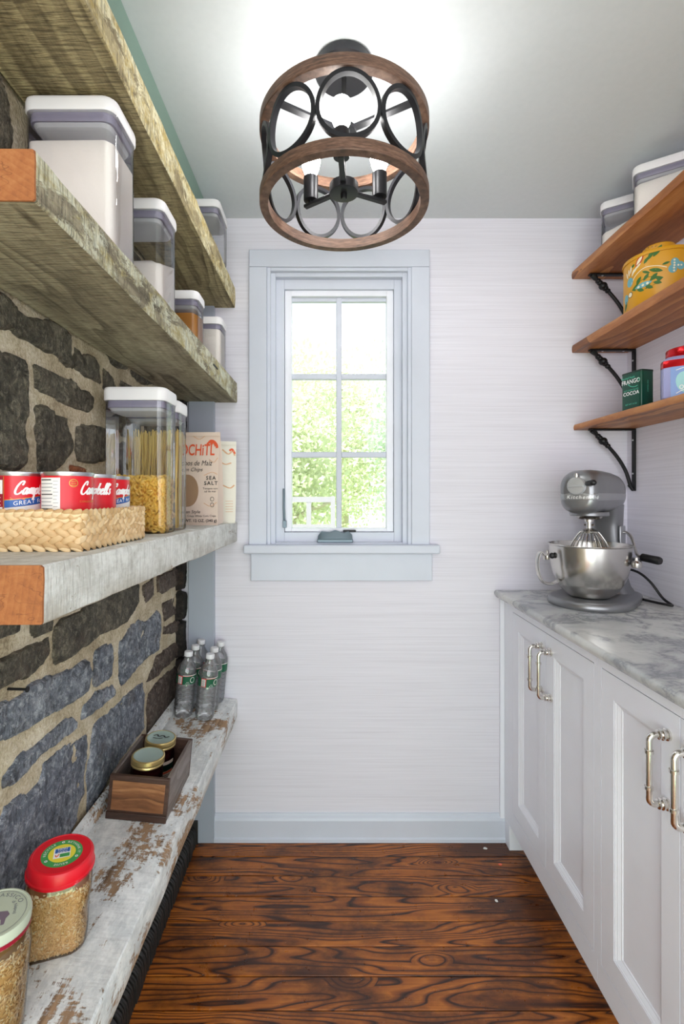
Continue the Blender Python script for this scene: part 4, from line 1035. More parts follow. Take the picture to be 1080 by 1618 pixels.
def grains(name, label, prof_fn, n, h0, h1, mats, loc, rot, core):
    rnd = random.Random(11); m = MB(); m.x = I4(); core(m)
    for k in range(n):
        z = h0 + (h1 - h0) * rnd.random() ; a = rnd.random() * 2*PI
        p, nr = prof_fn(a, z)
        q = Matrix.Translation(p) @ nr.to_track_quat('Z', 'Y').to_matrix().to_4x4() @ Matrix.Rotation(rnd.random()*2*PI, 4, 'Z') @ Matrix.Rotation(rnd.gauss(0, .3), 4, 'Y')
        m.x = q; L, r_ = .0031 * rnd.uniform(.8, 1.2), .00115
        mi = 1 if rnd.random() < (.12 + .6 * max(0, (z - h1 + .02) / .02)) else 0
        ids = [m.vert(v) for v in ((-L, 0, 0), (0, r_, -r_*.3), (0, -r_, -r_*.3), (0, 0, r_), (L, 0, 0))]
        for t_ in ((0, 1, 3), (0, 3, 2), (4, 3, 1), (4, 2, 3)): m.face([ids[i] for i in t_], mi)
    m.x = I4()
    o = m.build(name, mats + ['rice_core'], None, smooth=60); o.location = loc; o.rotation_euler = rot
    return tag(o, label, 'rice', kind='stuff')
# square grip jar with a red lid
rj = on_low(-.4560, .802); RZ = R(24)
rot_r = (Matrix.Rotation(TH, 3, 'Y') @ Matrix.Rotation(RZ, 3, 'Z')).to_euler()
t = thing('rice_jar', 'square plastic jar of brown rice with a red lid', 'jar', rj, rot_r)
SQ = .099
def sq_sec(z, h=.118):
    k = 1.0
    if .03 < z < .085: k = 1 - .07 * math.sin(PI * (z - .03) / .055)
    if z > .098: k = 1 - .10 * ((z - .098) / .02) ** 1.5
    if z < .008: k = .93 + .07 * math.sqrt(max(0, z / .008))
    return k
zs_ = [0, .002, .008, .02, .03, .037, .045, .055, .065, .075, .085, .095, .102, .108, .114, .118]
out = rrect(SQ, SQ, .026, 6)
MB().loft([[(x * sq_sec(z), y * (sq_sec(z) if z > .09 or z < .01 else 1.0), z) for x, y in out] for z in zs_], True, False).build('jar_body', 'clear_plastic', t)
ld = MB().lathe([(.0495, .112), (.0515, .113), (.0515, .117), (.0495, .1185), (.0488, .133), (.047, .136), (.044, .137), (.0432, .1362), (.01, .1362)], 48).build('lid', 'lid_red', t)
top = lambda o_: (lambda u, v: (u, v, .1365 + o_))
disc('lid_print', 'lid_green', top(0), 0, 0, .031, .031, ld, 40); disc('lid_print', 'lid_yellow', top(.0002), 0, 0, .0205, .0205, ld, 36)
patch('lid_print', 'print_white', top(.0004), -.0125, .0125, -.011, .012, ld, 2); patch('lid_print', 'can_blue', top(.0006), -.0105, .0115, .001, .011, ld, 2)
lettering('lettering', 'NON\nGMO', .0062, lambda u, v: top(.0008)(u + .0005, v + .0062), 'print_white', ld); patch('lid_print', 'lid_green', top(.0006), -.003, .0115, -.0095, -.0015, ld, 2)
strokes('lid_print', [[(-.0095,-.003),(-.0075,-.0075),(-.004,-.0015)]], top(.0007), .0016, 'swirl', ld)
def arc_text(body, rad, ang, size, mat, parent, zf, flip=1, space=1.0):
    def fm(u, v):
        a = ang - u / rad; return zf((rad + v) * math.cos(a), (rad + v) * math.sin(a))
    return lettering('lettering', body, size, fm, mat, parent, space=space)
arc_text('RECYCLE', .0235, R(150), .0062, 'print_white', ld, top(.0004), space=1.15); arc_text('RETHINK IT', .0235, R(30), .0062, 'print_white', ld, top(.0004), space=1.15); arc_text('REUSE', .0235, R(270), .0062, 'print_white', ld, top(.0004), space=1.15)
for a in (90, 210, 330): disc('lid_print', 'print_white', top(.0004), .0257*math.cos(R(a)), .0257*math.sin(R(a)), .0024, .0024, ld, 10, 0, .45)
def sqp(a, z):
    c, s = math.cos(a), math.sin(a); e = 4.2
    rr = (SQ/2 - .0032) / ((abs(c)**e + abs(s)**e) ** (1/e)); k = sq_sec(z)
    return Vector((rr*c*k, rr*s*(k if z > .09 or z < .01 else 1.0), z)), Vector((abs(c)**(e-1)*math.copysign(1, c), abs(s)**(e-1)*math.copysign(1, s), .15)).normalized()
def sqcore(m):
    i2 = rrect(SQ - .008, SQ - .008, .024, 5)
    m.loft([[(x * sq_sec(z) * .99, y * .99 * (sq_sec(z) if z > .09 or z < .01 else 1.0), z) for x, y in i2] for z in [.003] + zs_[2:13]], mi=2)
grains('rice', 'brown rice grains filling the red lidded jar', sqp, 4200, .004, .106, ['rice', 'rice_pale'], rj, rot_r, sqcore)

# round sauce jar with a sage lid, cut by the edge of the photograph
cj = on_low(-.4650, .650)
rot_c = RL
t = thing('mason_jar', 'round glass jar of rice with sage green printed lid', 'jar', cj, rot_c)
def rprof(z):
    if z < .006: return .040 + .006 * math.sqrt(z / .006)
    if z < .118: return .0465
    if z < .140: return .0465 - .0065 * ((z - .118) / .022) ** 1.3
    return .040
zz = [0, .002, .006, .03, .06, .09, .118, .124, .13, .136, .14, .15]
MB().lathe([(rprof(z), z) for z in zz], 40, True, False).build('jar_body', 'clear_glass', t)
m = MB(); n = 90
m.loft([[((r_ + (.0006 if (k % 2 and r_ > .0425) else 0)) * math.cos(2*PI*k/n), (r_ + (.0006 if (k % 2 and r_ > .0425) else 0)) * math.sin(2*PI*k/n), z) for k in range(n)] for r_, z in ((.042, .146), (.0428, .147), (.0428, .165), (.042, .1672), (.0398, .1675), (.0392, .1668), (.01, .1668))])
ld = m.build('lid', 'sage_lid', t)
mbnd = MB(); mbnd.lathe([(.0436, .1475), (.0436, .1535)], 48, False, False); mbnd.build('lid_stripe', 'maroon', ld)
top2 = lambda u, v: (u, v, .1672)
disc('lid_print', 'print_grey', top2, 0, 0, .0365, .0365, ld, 48, 0, .985)
arc_text('CLASSICO', .0275, R(92), .0088, 'print_grey', ld, top2, space=1.2)
# a four-legged beast in purple, mid-stride
body = [(-.012,.004),(-.004,.007),(.004,.004),(.012,.006),(.017,.002),(.016,-.004),(.019,-.012),(.016,-.014),(.012,-.007),(.004,-.005),(-.001,-.008),(.001,-.016),(-.003,-.017),(-.007,-.008),(-.009,-.012),(-.013,-.014),(-.012,-.006),(-.015,.0),(-.019,.003),(-.018,.008),(-.013,.01)]
flat_build('lid_print', 'lid_purple', [top2(x*1.1, y*1.1 - .001) for x, y in body], [tuple(range(len(body)))], ld)
arc_text('di Napoli', .0215, R(35), .0062, 'print_grey', ld, top2)
def rp(a, z): r_ = rprof(z) - .0032; return Vector((r_*math.cos(a), r_*math.sin(a), z)), Vector((math.cos(a), math.sin(a), .1))
def rcore(m): m.lathe([(rprof(z) - .0045, z) for z in (.003, .006, .06, .118, .124, .128)], 32, mi=2)
grains('rice', 'brown rice grains filling the sage lidded glass jar', rp, 4200, .005, .132, ['rice', 'rice_pale'], cj, rot_c, rcore)
# ================================================================ right wall: cabinets and worktop
XF = 0.644
CT = 0.916
def pull(parent, y, zc, H=.132):
    m = MB(); x0 = XF; d = .036; r = .0058
    pts = []
    for k in range(7): a = R(90 * k / 6); pts.append((x0 - d + .012 - .012*math.sin(a), y, zc + H/2 - .012 + .012*math.cos(a)))
    pts = [(x0 - .006, y, zc + H/2)] + pts
    low = [(p[0], p[1], 2*zc - p[2]) for p in pts[::-1]]
    m.tube(pts + low, r, 12)
    for z in (zc + H*.26, zc - H*.26):
        m.lathe([(r, z - .004), (r + .0022, z - .003), (r + .0022, z + .003), (r, z + .004)], 16, True, True, 0, (x0 - d, y))
    for s in (1, -1):
        m.x = Matrix.Translation((x0, y, zc + s*H/2)) @ Matrix.Rotation(R(-90), 4, 'Y')
        m.lathe([(.0115, 0), (.0115, .004), (.0085, .0055), (.0085, .008), (.0105, .0095), (.0105, .0125), (.0075, .014), (.009, .0165), (.009, .019), (.006, .021)], 18)
        m.x = I4()
    return m.build('handle', 'chrome', parent)
def cabinet(label, y0, y1, doors, stiles, end=False):
    t = thing('base_cabinet', label, 'cabinet', (XF, (y0 + y1)/2, 0), group='white base cabinets under the marble')
    inv = Matrix.Translation((-XF, -(y0 + y1)/2, 0))
    def P(m, name, mat='white_cab', par=None, **kw):
        o = m.build(name, mat, par or t, **kw)
        if par is None or par is t: o.matrix_basis = inv
        return o
    P(MB().box((XF + .022, y0 + .001, .092), (XR - .002, y1 - .001, .880)), 'body')
    P(MB().box((.713, y0 + .001, 0.0), (.728, y1 - (.058 if end else .001), .0915)), 'toe_kick')
    m = MB(); m.box((XF, y0 + .0005, .8565), (XF + .0215, y1 - .0005, .8805)); m.box((XF, y0 + .0005, .091), (XF + .0215, y1 - .0005, .1545))
    for a, b in stiles: m.box((XF, a, .1545), (XF + .0215, b, .8565))
    P(m, 'face_frame')
    if end:
        P(MB().box((XF, y1 - .057, 0.0), (.712, y1 - .0005, .0905)), 'end_foot', bevel=.0015)
    for ya, yb, hy in doors:
        ya += .0016; yb -= .0016; za, zb_ = .157, .8545
        sw = .048; rw = .055
        d = MB(); x1 = XF + .0205
        d.box((XF, ya, za), (x1, ya + sw, zb_)); d.box((XF, yb - sw, za), (x1, yb, zb_))
        d.box((XF, ya + sw, za), (x1, yb - sw, za + rw)); d.box((XF, ya + sw, zb_ - rw), (x1, yb - sw, zb_))
        do = P(d, 'door')
        iy0, iy1, iz0, iz1 = ya + sw, yb - sw, za + rw, zb_ - rw
        # stepped ogee moulding round the panel
        rings = []
        for ins, dx in ((-.0005, .0012), (.003, .0016), (.0055, .004), (.007, .0042), (.013, .0088), (.016, .0095), (.0175, .0125)):
            rings.append([(XF + dx, iy0 + ins, iz0 + ins), (XF + dx, iy1 - ins, iz0 + ins), (XF + dx, iy1 - ins, iz1 - ins), (XF + dx, iy0 + ins, iz1 - ins)])
        mm = MB(); mm.loft(rings, False, False); mm.build('moulding', 'white_cab', do, smooth=15)
        MB().box((XF + .0115, iy0 + .012, iz0 + .012), (XF + .019, iy1 - .012, iz1 - .012)).build('panel', 'white_cab', do)
        pull(do, hy, .742)
    return t
cabinet('white cabinet with two panelled doors, next to the window wall', 1.15, YB - .001, [(1.423, 1.678, 1.452), (1.165, 1.423, 1.392)], [(1.15, 1.165), (1.678, YB - .0015)], True)
cabinet('white cabinet with two panelled doors, nearest the camera', .62, 1.15, [(.880, 1.135, .912), (.635, .880, .846)], [(1.135, 1.15), (.62, .635)])
# thin scribe strip between the cabinet and the papered wall
struct(MB().box((.628, YB - .012, .0), (XF - .0005, YB - .0005, .885)).build('trim_3', 'white_cab'), 'narrow white scribe strip beside the cabinet')

prof = [(.0, .0), (.004, -.0005), (.0085, -.004), (.010, -.010), (.0085, -.016), (.004, -.0205), (.003, -.024), (-.001, -.0275), (-.006, -.030), (-.014, -.0345), (-.03, -.0345)]
m = MB(); ring = lambda y: [(.619 - a, y, CT + b) for a, b in prof] + [(XR - .0015, y, CT - .0345), (XR - .0015, y, CT)]
rings = [ring(.60 + (YB - .0015 - .60) * k / 20) for k in range(21)]
m.loft(rings); tag(m.build('countertop', 'marble', smooth=40), 'grey veined marble worktop with a shaped front edge', 'countertop')

# ================================================================ oak shelves and iron brackets
def oakshelf(label, xf, zt, zb_, yb, rnd_=.006):
    N = 30; rings = []
    for k in range(N + 1):
        y = .55 + (yb - .55) * k / N; wv = .002 * nz(zt, y, 0, 7)
        h = zt - zb_
        rings.append([(xf + wv + rnd_*.5, y, zt), (xf + wv + .0008, y, zt - h*.25), (xf + wv, y, zt - h*.55), (xf + wv + .001, y, zb_ + h*.12), (xf + wv + rnd_*.4, y, zb_), (XR - .0015, y, zb_), (XR - .0015, y, zt)])
    m = MB(); m.loft(rings); o = m.build('oak_shelf', 'oak_shelf', None, smooth=25)
    return tag(o, label, 'shelf', 'oak wall shelves')
SH = [('top oak shelf carrying two flour containers near the ceiling', .893, 2.083, 2.0565, YB - .002), ('middle oak shelf carrying the painted yellow pot', .893, 1.813, 1.786, YB - .002), ('lowest oak shelf carrying the green cocoa tin', .900, 1.5215, 1.5015, YB - .002)]
for s in SH: oakshelf(*s)
def bracket(label, ztop):
    yb = 1.722
    t = thing('shelf_bracket', label, 'bracket', (XR - .001, yb, ztop - .0008), group='black iron shelf brackets')
    w2 = .0085; L = .163; H = .222
    m = MB(); m.box((-L, -w2, -.006), (0, w2, 0)); m.build('top_arm', 'black_iron', t, bevel=.001)
    m = MB(); m.box((-.006, -w2, -H), (0, w2, -.0061)); m.build('wall_plate', 'black_iron', t, bevel=.001)
    pts = crom([(-L + .012, -.004), (-L + .032, -.026), (-L + .062, -.056), (-L + .100, -.100), (-L + .13, -.150), (-.014, -.206)], 8)
    m = MB(); rad = []
    for k, p in enumerate(pts):
        q = k / (len(pts) - 1); r_ = .0062 if q > .3 else .0065
        if q < .14: r_ = .0115 - .03 * q
        rad.append(r_)
    m.tube([(p[0], 0, p[1]) for p in pts], rad, 10)
    m.tube([(-.02, 0, -.200), (-.006, 0, -H + .004)], .0065, 8)
    br = m.build('brace', 'black_iron', t)
    for q, rr in ((.22, .0098), (.27, .0098), (.335, .0145), (.395, .0102), (.44, .0092)):
        i = int(q * (len(pts) - 1)); p = pts[i]; MB().blob((p[0], 0, p[1]), rr, rr, rr*.95, 12, 8).build('bead', 'black_iron', br)
    for x, z, ax in ((-.04, -.0062, 'z'), (-.115, -.0062, 'z'), (-.0062, -.04, 'x'), (-.0062, -.16, 'x')):
        MB().blob((x, 0, z), .0038, .0038, .0022 if ax == 'z' else .0038, 10, 6).build('screw', 'can_steel', t)
    return t
bracket('black iron bracket under the top oak shelf, partly behind the yellow pot', 2.0565)
bracket('black iron bracket under the middle oak shelf', 1.786)
bracket('black iron bracket under the lowest oak shelf, above the mixer', 1.5015)

# containers on the top oak shelf, set askew
def askew(corner, L, D): # centre of a box whose near-left corner sits at `corner`
    a = R(-33); return (corner[0] + math.cos(a)*L/2 - math.sin(a)*D/2, corner[1] + math.sin(a)*L/2 + math.cos(a)*D/2)
zt = 2.0838
c1 = askew((.899, 1.592), .12, .10); flourbox('clear lidded container of flour on the top oak shelf, nearer the window', 'cream flour sloping in the container nearer the window', -.06, .06, -.05, .05, zt, .148, .062, .004, 21, (.3, .0), R(-33), c1)
c2 = askew((.897, 1.420), .15, .105); flourbox('bigger clear lidded container on the top oak shelf, nearer the camera', 'cream flour in the bigger container on the oak shelf', -.075, .075, -.0525, .0525, zt, .150, .098, .003, 25, (.05, 0), R(-33), c2)

# ---------------------------------------------------------------- painted yellow pot
pot = thing('painted_pot', 'yellow metal pot painted with flowers and leaves', 'pot', (.992, 1.444, 1.8138))
PR = .0905; PH = .150
MB().lathe([(.08, 0), (PR - .002, .001), (PR, .004), (PR, PH - .004), (PR + .002, PH - .002), (PR + .002, PH)], 56).build('pot_body', 'pot_yellow', pot)
ld = MB().lathe([(PR + .0028, PH - .006), (PR + .0032, PH), (PR + .002, PH + .004), (PR - .004, PH + .005), (.06, PH + .010), (.045, PH + .013)], 56).build('lid', 'pot_yellow', pot)
MB().lathe([(.040, PH + .012), (.041, PH + .016), (.0415, PH + .038), (.039, PH + .041), (.02, PH + .042)], 40).build('lid_knob', 'pot_yellow', ld)
A0 = R(-54)
pf = lambda off: on_cyl(PR, A0, 0, off)
def leaf(cu, cv, L, W, rot, mat, off=.0006):
    pts = []; f = pf(off); N = 10
    for k in range(N + 1):
        t_ = k / N; pts.append((L*(t_ - .5), W*math.sin(PI*t_)**.8 * .5))
    for k in range(1, N): t_ = 1 - k/N; pts.append((L*(t_ - .5), -W*math.sin(PI*t_)**.8 * .5))
    c_, s_ = math.cos(rot), math.sin(rot)
    return flat_build('painted_leaf' if 'green' in mat else 'painted_petal', mat, [f(cu + x*c_ - y*s_, cv + x*s_ + y*c_) for x, y in pts], [tuple(range(len(pts)))], pot)
strokes('painted_stem', [[(-.045,.075),(-.03,.095),(-.005,.108),(.025,.104),(.05,.094)]], pf(.0005), .0022, 'paint_cream', pot)
leaf(-.018, .135, .036, .017, .9, 'paint_rust'); leaf(-.018, .135, .027, .009, .9, 'paint_cream', .0009)
for cu, cv, L, W, a in ((.012, .140, .030, .011, 1.05), (.028, .146, .036, .013, .95), (.0, .128, .02, .009, 1.0), (.024, .092, .036, .011, -.35), (.0, .094, .024, .007, -.5), (.048, .106, .02, .007, .25), (-.038, .128, .012, .008, .4)): leaf(cu, cv, L, W, a, 'paint_green')
leaf(.0, .062, .085, .032, .12, 'paint_green')
for k, (du, dv, a) in enumerate(((-.02, .016, .9), (.0, .018, .9), (.02, .014, .7), (-.015, -.014, -.5), (.008, -.013, -.5), (.028, -.006, -.3))): leaf(du, .062 + dv, .022, .010, a, 'paint_green')
leaf(-.008, .060, .048, .015, .12, 'paint_blue', .001)
for du in (-.02, -.008, .004): disc('painted_dot', 'paint_cream', pf(.0013), du, .060 + .12*du, .0035, .0035, pot, 12)
disc('painted_petal', 'paint_blue', pf(.0007), -.050, .084, .012, .014, pot, 20)
for k in range(6): leaf(-.062 + .008*k, .108 + .006*(k % 3), .022, .006, 1.9 - .25*k, 'paint_cream')
disc('painted_petal', 'print_black', pf(.0007), -.048, .046, .0085, .0085, pot, 18); disc('painted_petal', 'paint_cream', pf(.001), -.048, .046, .0068, .0068, pot, 18)
disc('painted_petal', 'paint_blue', pf(.0007), -.068, .04, .011, .014, pot, 18); leaf(-.07, .02, .03, .012, 1.2, 'paint_green')
for du, dv in ((.070, .106), (.064, .088), (.085, .096)): disc('painted_petal', 'paint_blue', pf(.0006), du, dv, .011, .012, pot, 16)
for du, dv in ((.068, .112), (.068, .104), (.068, .097), (.067, .09), (.067, .082), (.078, .097), (.086, .097)): disc('painted_dot', 'paint_cream', pf(.0011), du, dv, .0028, .0028, pot, 10)
for k in range(5): leaf(-.012 + .009*k, .162 - .001*abs(k-2), .005, .002, 1.1, 'print_black')

# ---------------------------------------------------------------- cocoa tin
tn = thing('cocoa_tin', 'dark green cocoa tin with white lettering', 'tin', (.948, 1.4755, 1.5222), (0, 0, R(-77)))
a_, b_, hh = .074, .046, .118      # local x along the broad face, -y is the broad face
o = rrect(a_, b_, .007, 4)
MB().stack(o, [(0, .985), (.002, 1), (hh - .003, 1), (hh, .985)]).build('tin_body', 'tin_green', tn)
MB().stack(rrect(a_ + .0015, b_ + .0015, .0075, 4), [(hh - .0052, 1), (hh - .001, 1), (hh, .99)]).build('rim', 'tin_dark', tn)
fp = on_plane((0, -b_/2 - .0004, 0), (1, 0, 0), (0, 0, 1))
lb = tn
lettering('lettering', 'Marshall Fields', .0085, lambda u, v: fp(u - .012, v + .098), 'print_mint', tn, shear=.3)
lettering('lettering', 'FRANGO', .0185, lambda u, v: fp(u*.9 - .001, v + .082), 'print_white', tn, bold=.0002)
strokes('flourish', [[(-.012,.082),(.0,.073),(.014,.070),(.024,.072)], [(.026,.083),(.031,.087),(.028,.094),(.024,.089)]], fp, .0018, 'print_mint', tn)
lettering('lettering', 'HOT CHOCOLATE', .0062, lambda u, v: fp(u, v + .060), 'print_mint', tn)
lettering('lettering', 'COCOA', .0155, lambda u, v: fp(u, v + .047), 'print_white', tn, bold=.0002)
lettering('lettering', 'NET WT 12 OZ', .0062, lambda u, v: fp(u, v + .017), 'print_mint', tn)
fs_ = on_plane((a_/2 + .0004, 0, 0), (0, 1, 0), (0, 0, 1))
lettering('lettering', 'COCOA MIX', .0062, lambda u, v: fs_(-v + .002, u + .068), 'print_mint', tn)

# ---------------------------------------------------------------- printed jar with red lid
jr = thing('printed_jar', 'faceted jar with red metal lid and blue pictures', 'jar', (.990, 1.318, 1.5222), (0, 0, R(-36)))
S8 = .128
out = rrect(S8, S8, .022, 2)
MB().stack(out, [(0, .96), (.004, 1), (.098, 1), (.106, .97), (.112, .86), (.114, .84)]).build('jar_body', 'jar_lilac', jr)
m = MB(); n = 64
m.loft([[((r_ - (.0008 if (k % 4 == 0 and .110 < z < .137) else 0)) * math.cos(2*PI*k/n), (r_ - (.0008 if (k % 4 == 0 and .110 < z < .137) else 0)) * math.sin(2*PI*k/n), z) for k in range(n)] for r_, z in ((.0535, .111), (.054, .113), (.0545, .119), (.0535, .120), (.0535, .121), (.0545, .122), (.0545, .137), (.053, .140), (.02, .1405))])
m.build('lid', 'red_metal', jr)
MB().stack(rrect(S8 + .0012, S8 + .0012, .022, 2), [(.084, 1), (.0985, 1), (.1035, .982)], False, False).build('shoulder_band', 'red_metal', jr)
for (org, ux) in (((-S8/2 - .0005, 0, 0), (0, -1, 0)), ((0, -S8/2 - .0005, 0), (1, 0, 0))):
    f = on_plane(org, ux, (0, 0, 1)); nrm = Vector(org).normalized()
    f2 = on_plane(Vector(org) + nrm * .0004, ux, (0, 0, 1)); f3 = on_plane(Vector(org) + nrm * .0008, ux, (0, 0, 1))
    patch('print_panel', 'jar_blue', f, -.042, .042, .004, .084, jr, 3)
    disc('print_shape', 'jar_teal', f2, -.008, .04, .022, .03, jr, 20, .3); disc('print_shape', 'paper_white', f2, .02, .062, .011, .012, jr, 16)
    disc('print_shape', 'jar_navy', f2, .022, .03, .010, .02, jr, 16, -.3); disc('print_shape', 'lid_red', f3, .012, .018, .004, .005, jr, 10)
    disc('print_shape', 'gold', f3, -.004, .066, .007, .004, jr, 12); disc('print_shape', 'paper_white', f3, -.018, .028, .005, .006, jr, 12, 0, .6)
    strokes('print_shape', [[(-.03,.012),(-.012,.02),(.006,.01),(.03,.016)], [(-.03,.074),(-.01,.079),(.012,.074),(.032,.079)]], f3, .002, 'paper_white', jr)

# ================================================================ stand mixer
plain('hub_silver', srgb(190, 192, 194), 0.35, 0.5)
MXR = R(-47)
mx = thing('stand_mixer', 'silver grey bowl lift stand mixer on the marble', 'mixer', (.830, 1.530, CT + .0006), (0, 0, MXR))
def base_out():
    pts = []
    for k in range(25): a = R(180 + 180 * k / 24); pts.append((.122 * math.cos(a), .122 * math.sin(a) * .98))
    pts += [(.121, .05), (.113, .13), (.098, .20), (.082, .226), (.05, .24), (0, .243), (-.05, .24), (-.082, .226), (-.098, .20), (-.113, .13), (-.121, .05)]
    return pts
MB().stack(base_out(), [(0, .975), (.003, .995), (.010, 1.0), (.017, .985), (.022, .95), (.0245, .9)]).build('base', 'mixer_paint', mx, smooth=50)
# column rising from the rear of the base
m = MB(); rings = []
for z, hw, ya, yb_ in ((.022, .078, .098, .232), (.04, .066, .112, .222), (.08, .055, .122, .214), (.16, .047, .128, .206), (.24, .045, .128, .204), (.285, .046, .115, .21), (.315, .048, .09, .215)):
    rings.append([(x * hw * 2, (ya + yb_)/2 + y * (yb_ - ya), z) for x, y in rrect(1, 1, .3, 5)])
m.loft(rings); m.build('column', 'mixer_paint', mx, smooth=50)
# head
def head_ring(y, hw, zt_, zb2, e=2.9, n=40):
    zc, hz = (zt_ + zb2)/2, (zt_ - zb2)/2; out = []
    for k in range(n):
        a = 2*PI*k/n; c_, s_ = math.cos(a), math.sin(a)
        out.append((hw * math.copysign(abs(c_)**(2/e), c_), y, zc + hz * math.copysign(abs(s_)**(2/e), s_)))
    return out
HS = [(-.106, .034, .390, .312), (-.103, .045, .404, .303), (-.092, .053, .416, .293), (-.07, .0575, .423, .289), (-.03, .0585, .426, .288), (.03, .0585, .426, .289), (.10, .0575, .423, .292), (.155, .0555, .417, .296), (.19, .051, .406, .302), (.208, .044, .393, .311), (.215, .032, .378, .322)]
m = MB(); m.loft([head_ring(*h) for h in HS]); m.build('head', 'mixer_paint', mx, smooth=60)
# bright band round the head with the maker's script
bands = MB(); rings_o = []
def head_pt(y, z, off):
    for a, b in zip(HS, HS[1:]):
        if a[0] <= y <= b[0]:
            t_ = (y - a[0])/(b[0] - a[0]); hw, zt_, zb2 = (a[i] + (b[i] - a[i])*t_ for i in (1, 2, 3)); break
    zc, hz = (zt_ + zb2)/2, (zt_ - zb2)/2; s_ = min(.97, abs((z - zc)/hz)); return hw * (1 - s_**2.7)**(1/2.7) + off
ysb = [-.101, -.096, -.085, -.07, -.05, -.02, .03, .08, .13, .16, .185]
left = [(-1, y) for y in ysb[::-1]] + [(1, y) for y in ysb]
for z in (.330, .334, .348, .352):
    off = .0018 if .331 < z < .351 else 0
    ring = [(-head_pt(y, z, off), y, z) for y in ysb[::-1]]; ring[-1] = (ring[-1][0], ring[-1][1] - off, z)
    fr = [(x_, -.1068 - off + 1.6*(x_**2), z) for x_ in (-.033, -.017, 0, .017, .033)]
    ring += fr + [(-p[0], p[1], p[2]) for p in ring[::-1]]
    rings_o.append(ring)
bands.loft(rings_o, False, False, False); bd = bands.build('trim_band', 'mixer_band', mx, smooth=40)
rp_ = [Vector((p[0], p[1])) for p in rings_o[1]]; ls_ = [0.0]
for a_, b_ in zip(rp_, rp_[1:]): ls_.append(ls_[-1] + (b_ - a_).length)
mid_ = ls_[len(rp_) // 2] + .018      # the script wraps round the nose of the head
def band_text(u, v):
    q = mid_ + u
    for k in range(len(ls_) - 1):
        if ls_[k + 1] >= q:
            p = rp_[k].lerp(rp_[k + 1], (q - ls_[k]) / (ls_[k + 1] - ls_[k])); d = (rp_[k + 1] - rp_[k]).normalized(); break
    n_ = Vector((d.y, -d.x)); 
    return (p.x + n_.x * .0012, p.y + n_.y * .0012, .3355 + v)
lettering('lettering', 'KitchenAid', .0155, band_text, 'print_white', bd, shear=.2, space=1.3)
# hub cover, knob and speed lever
m = MB(); m.x = Matrix.Translation((0, -.102, .374)) @ Matrix.Rotation(R(90), 4, 'X')
m.lathe([(.027, 0), (.027, .008), (.024, .012), (.01, .013)], 32); m.x = I4(); hb = m.build('hub_cover', 'hub_silver', mx)
m = MB(); m.box((-.022, -.118, .371), (.022, -.1145, .377)); m.build('hub_ridge', 'hub_silver', hb, bevel=.001)
m = MB(); m.x = Matrix.Translation((0, -.108, .400)); m.lathe([(.006, 0), (.007, .006), (.006, .012), (.003, .013)], 14); m.x = I4(); m.build('hub_screw', 'steel', hb)
m = MB(); m.tube([(.026, -.102, .380), (.040, -.118, .382), (.050, -.125, .383)], [.006, .0085, .009], 12); m.blob((.052, -.126, .383), .011, .009, .009, 12, 8); m.build('hub_knob', 'black_plastic', mx)
MB().lathe([(.054, .281), (.056, .283), (.056, .290), (.054, .294)], 40).build('planetary_ring', 'mixer_paint', mx)
MB().lathe([(.030, .270), (.036, .274), (.04, .282)], 36).build('planetary', 'steel', mx)
m = MB(); m.lathe([(.0135, .262), (.0135, .272)], 20); m.lathe([(.0085, .238), (.0085, .264)], 16); m.tube([(-.014, 0, .252), (.014, 0, .252)], .003, 8); m.build('beater_shaft', 'steel', mx)
# wire whip
wp = MB().lathe([(.010, .224), (.026, .228), (.027, .233), (.012, .241)], 28).build('whip', 'steel', mx)
for k in range(11):
    a = PI * k / 11; c_, s_ = math.cos(a), math.sin(a)
    half = [(.024, .229), (.034, .218), (.052, .186), (.060, .15), (.056, .11), (.036, .072), (.0, .056)]
    pts = crom([(-r_ * 1, z) for r_, z in half[:-1]] + [(0, .056)] + [(r_, z) for r_, z in half[:-1][::-1]], 4)
    MB().tube([(p[0]*c_, p[0]*s_, p[1] + .0015 * (k % 3)) for p in pts], .0013, 6).build('wire', 'steel', wp)
# bowl
def bowl():
    outp = [(.05, .0262), (.06, .0275), (.064, .032), (.078, .044), (.094, .066), (.106, .095), (.1125, .125), (.1155, .155), (.1175, .187), (.1205, .1885), (.1215, .1905), (.1205, .1925), (.1175, .192)]
    inn = [(.1158, .186), (.1135, .155), (.1105, .125), (.104, .096), (.092, .068), (.076, .047), (.055, .034), (.01, .032)]
    return MB().lathe(outp + inn, 64).build('bowl', 'steel', mx, smooth=50)
bo = bowl()
wd = (Matrix.Rotation(-MXR, 3, 'Z') @ Vector((-1, -.05, 0))).normalized(); td = Vector((-wd.y, wd.x, 0))
def wpnt(r_, z, s=0): v = wd * r_ + td * s; return (v.x, v.y, z)
m = MB(); m.tube(crom([wpnt(.102, .075), wpnt(.126, .066), wpnt(.150, .072), wpnt(.165, .1), wpnt(.169, .13), wpnt(.165, .157), wpnt(.157, .166), wpnt(.148, .157)], 6), .0085, 10, flat=(.55, 1.35)); m.build('handle', 'steel', bo)
MB().blob(wpnt(.121, .155), .009, .009, .010, 12, 8).build('locating_pad', 'black_plastic', bo)
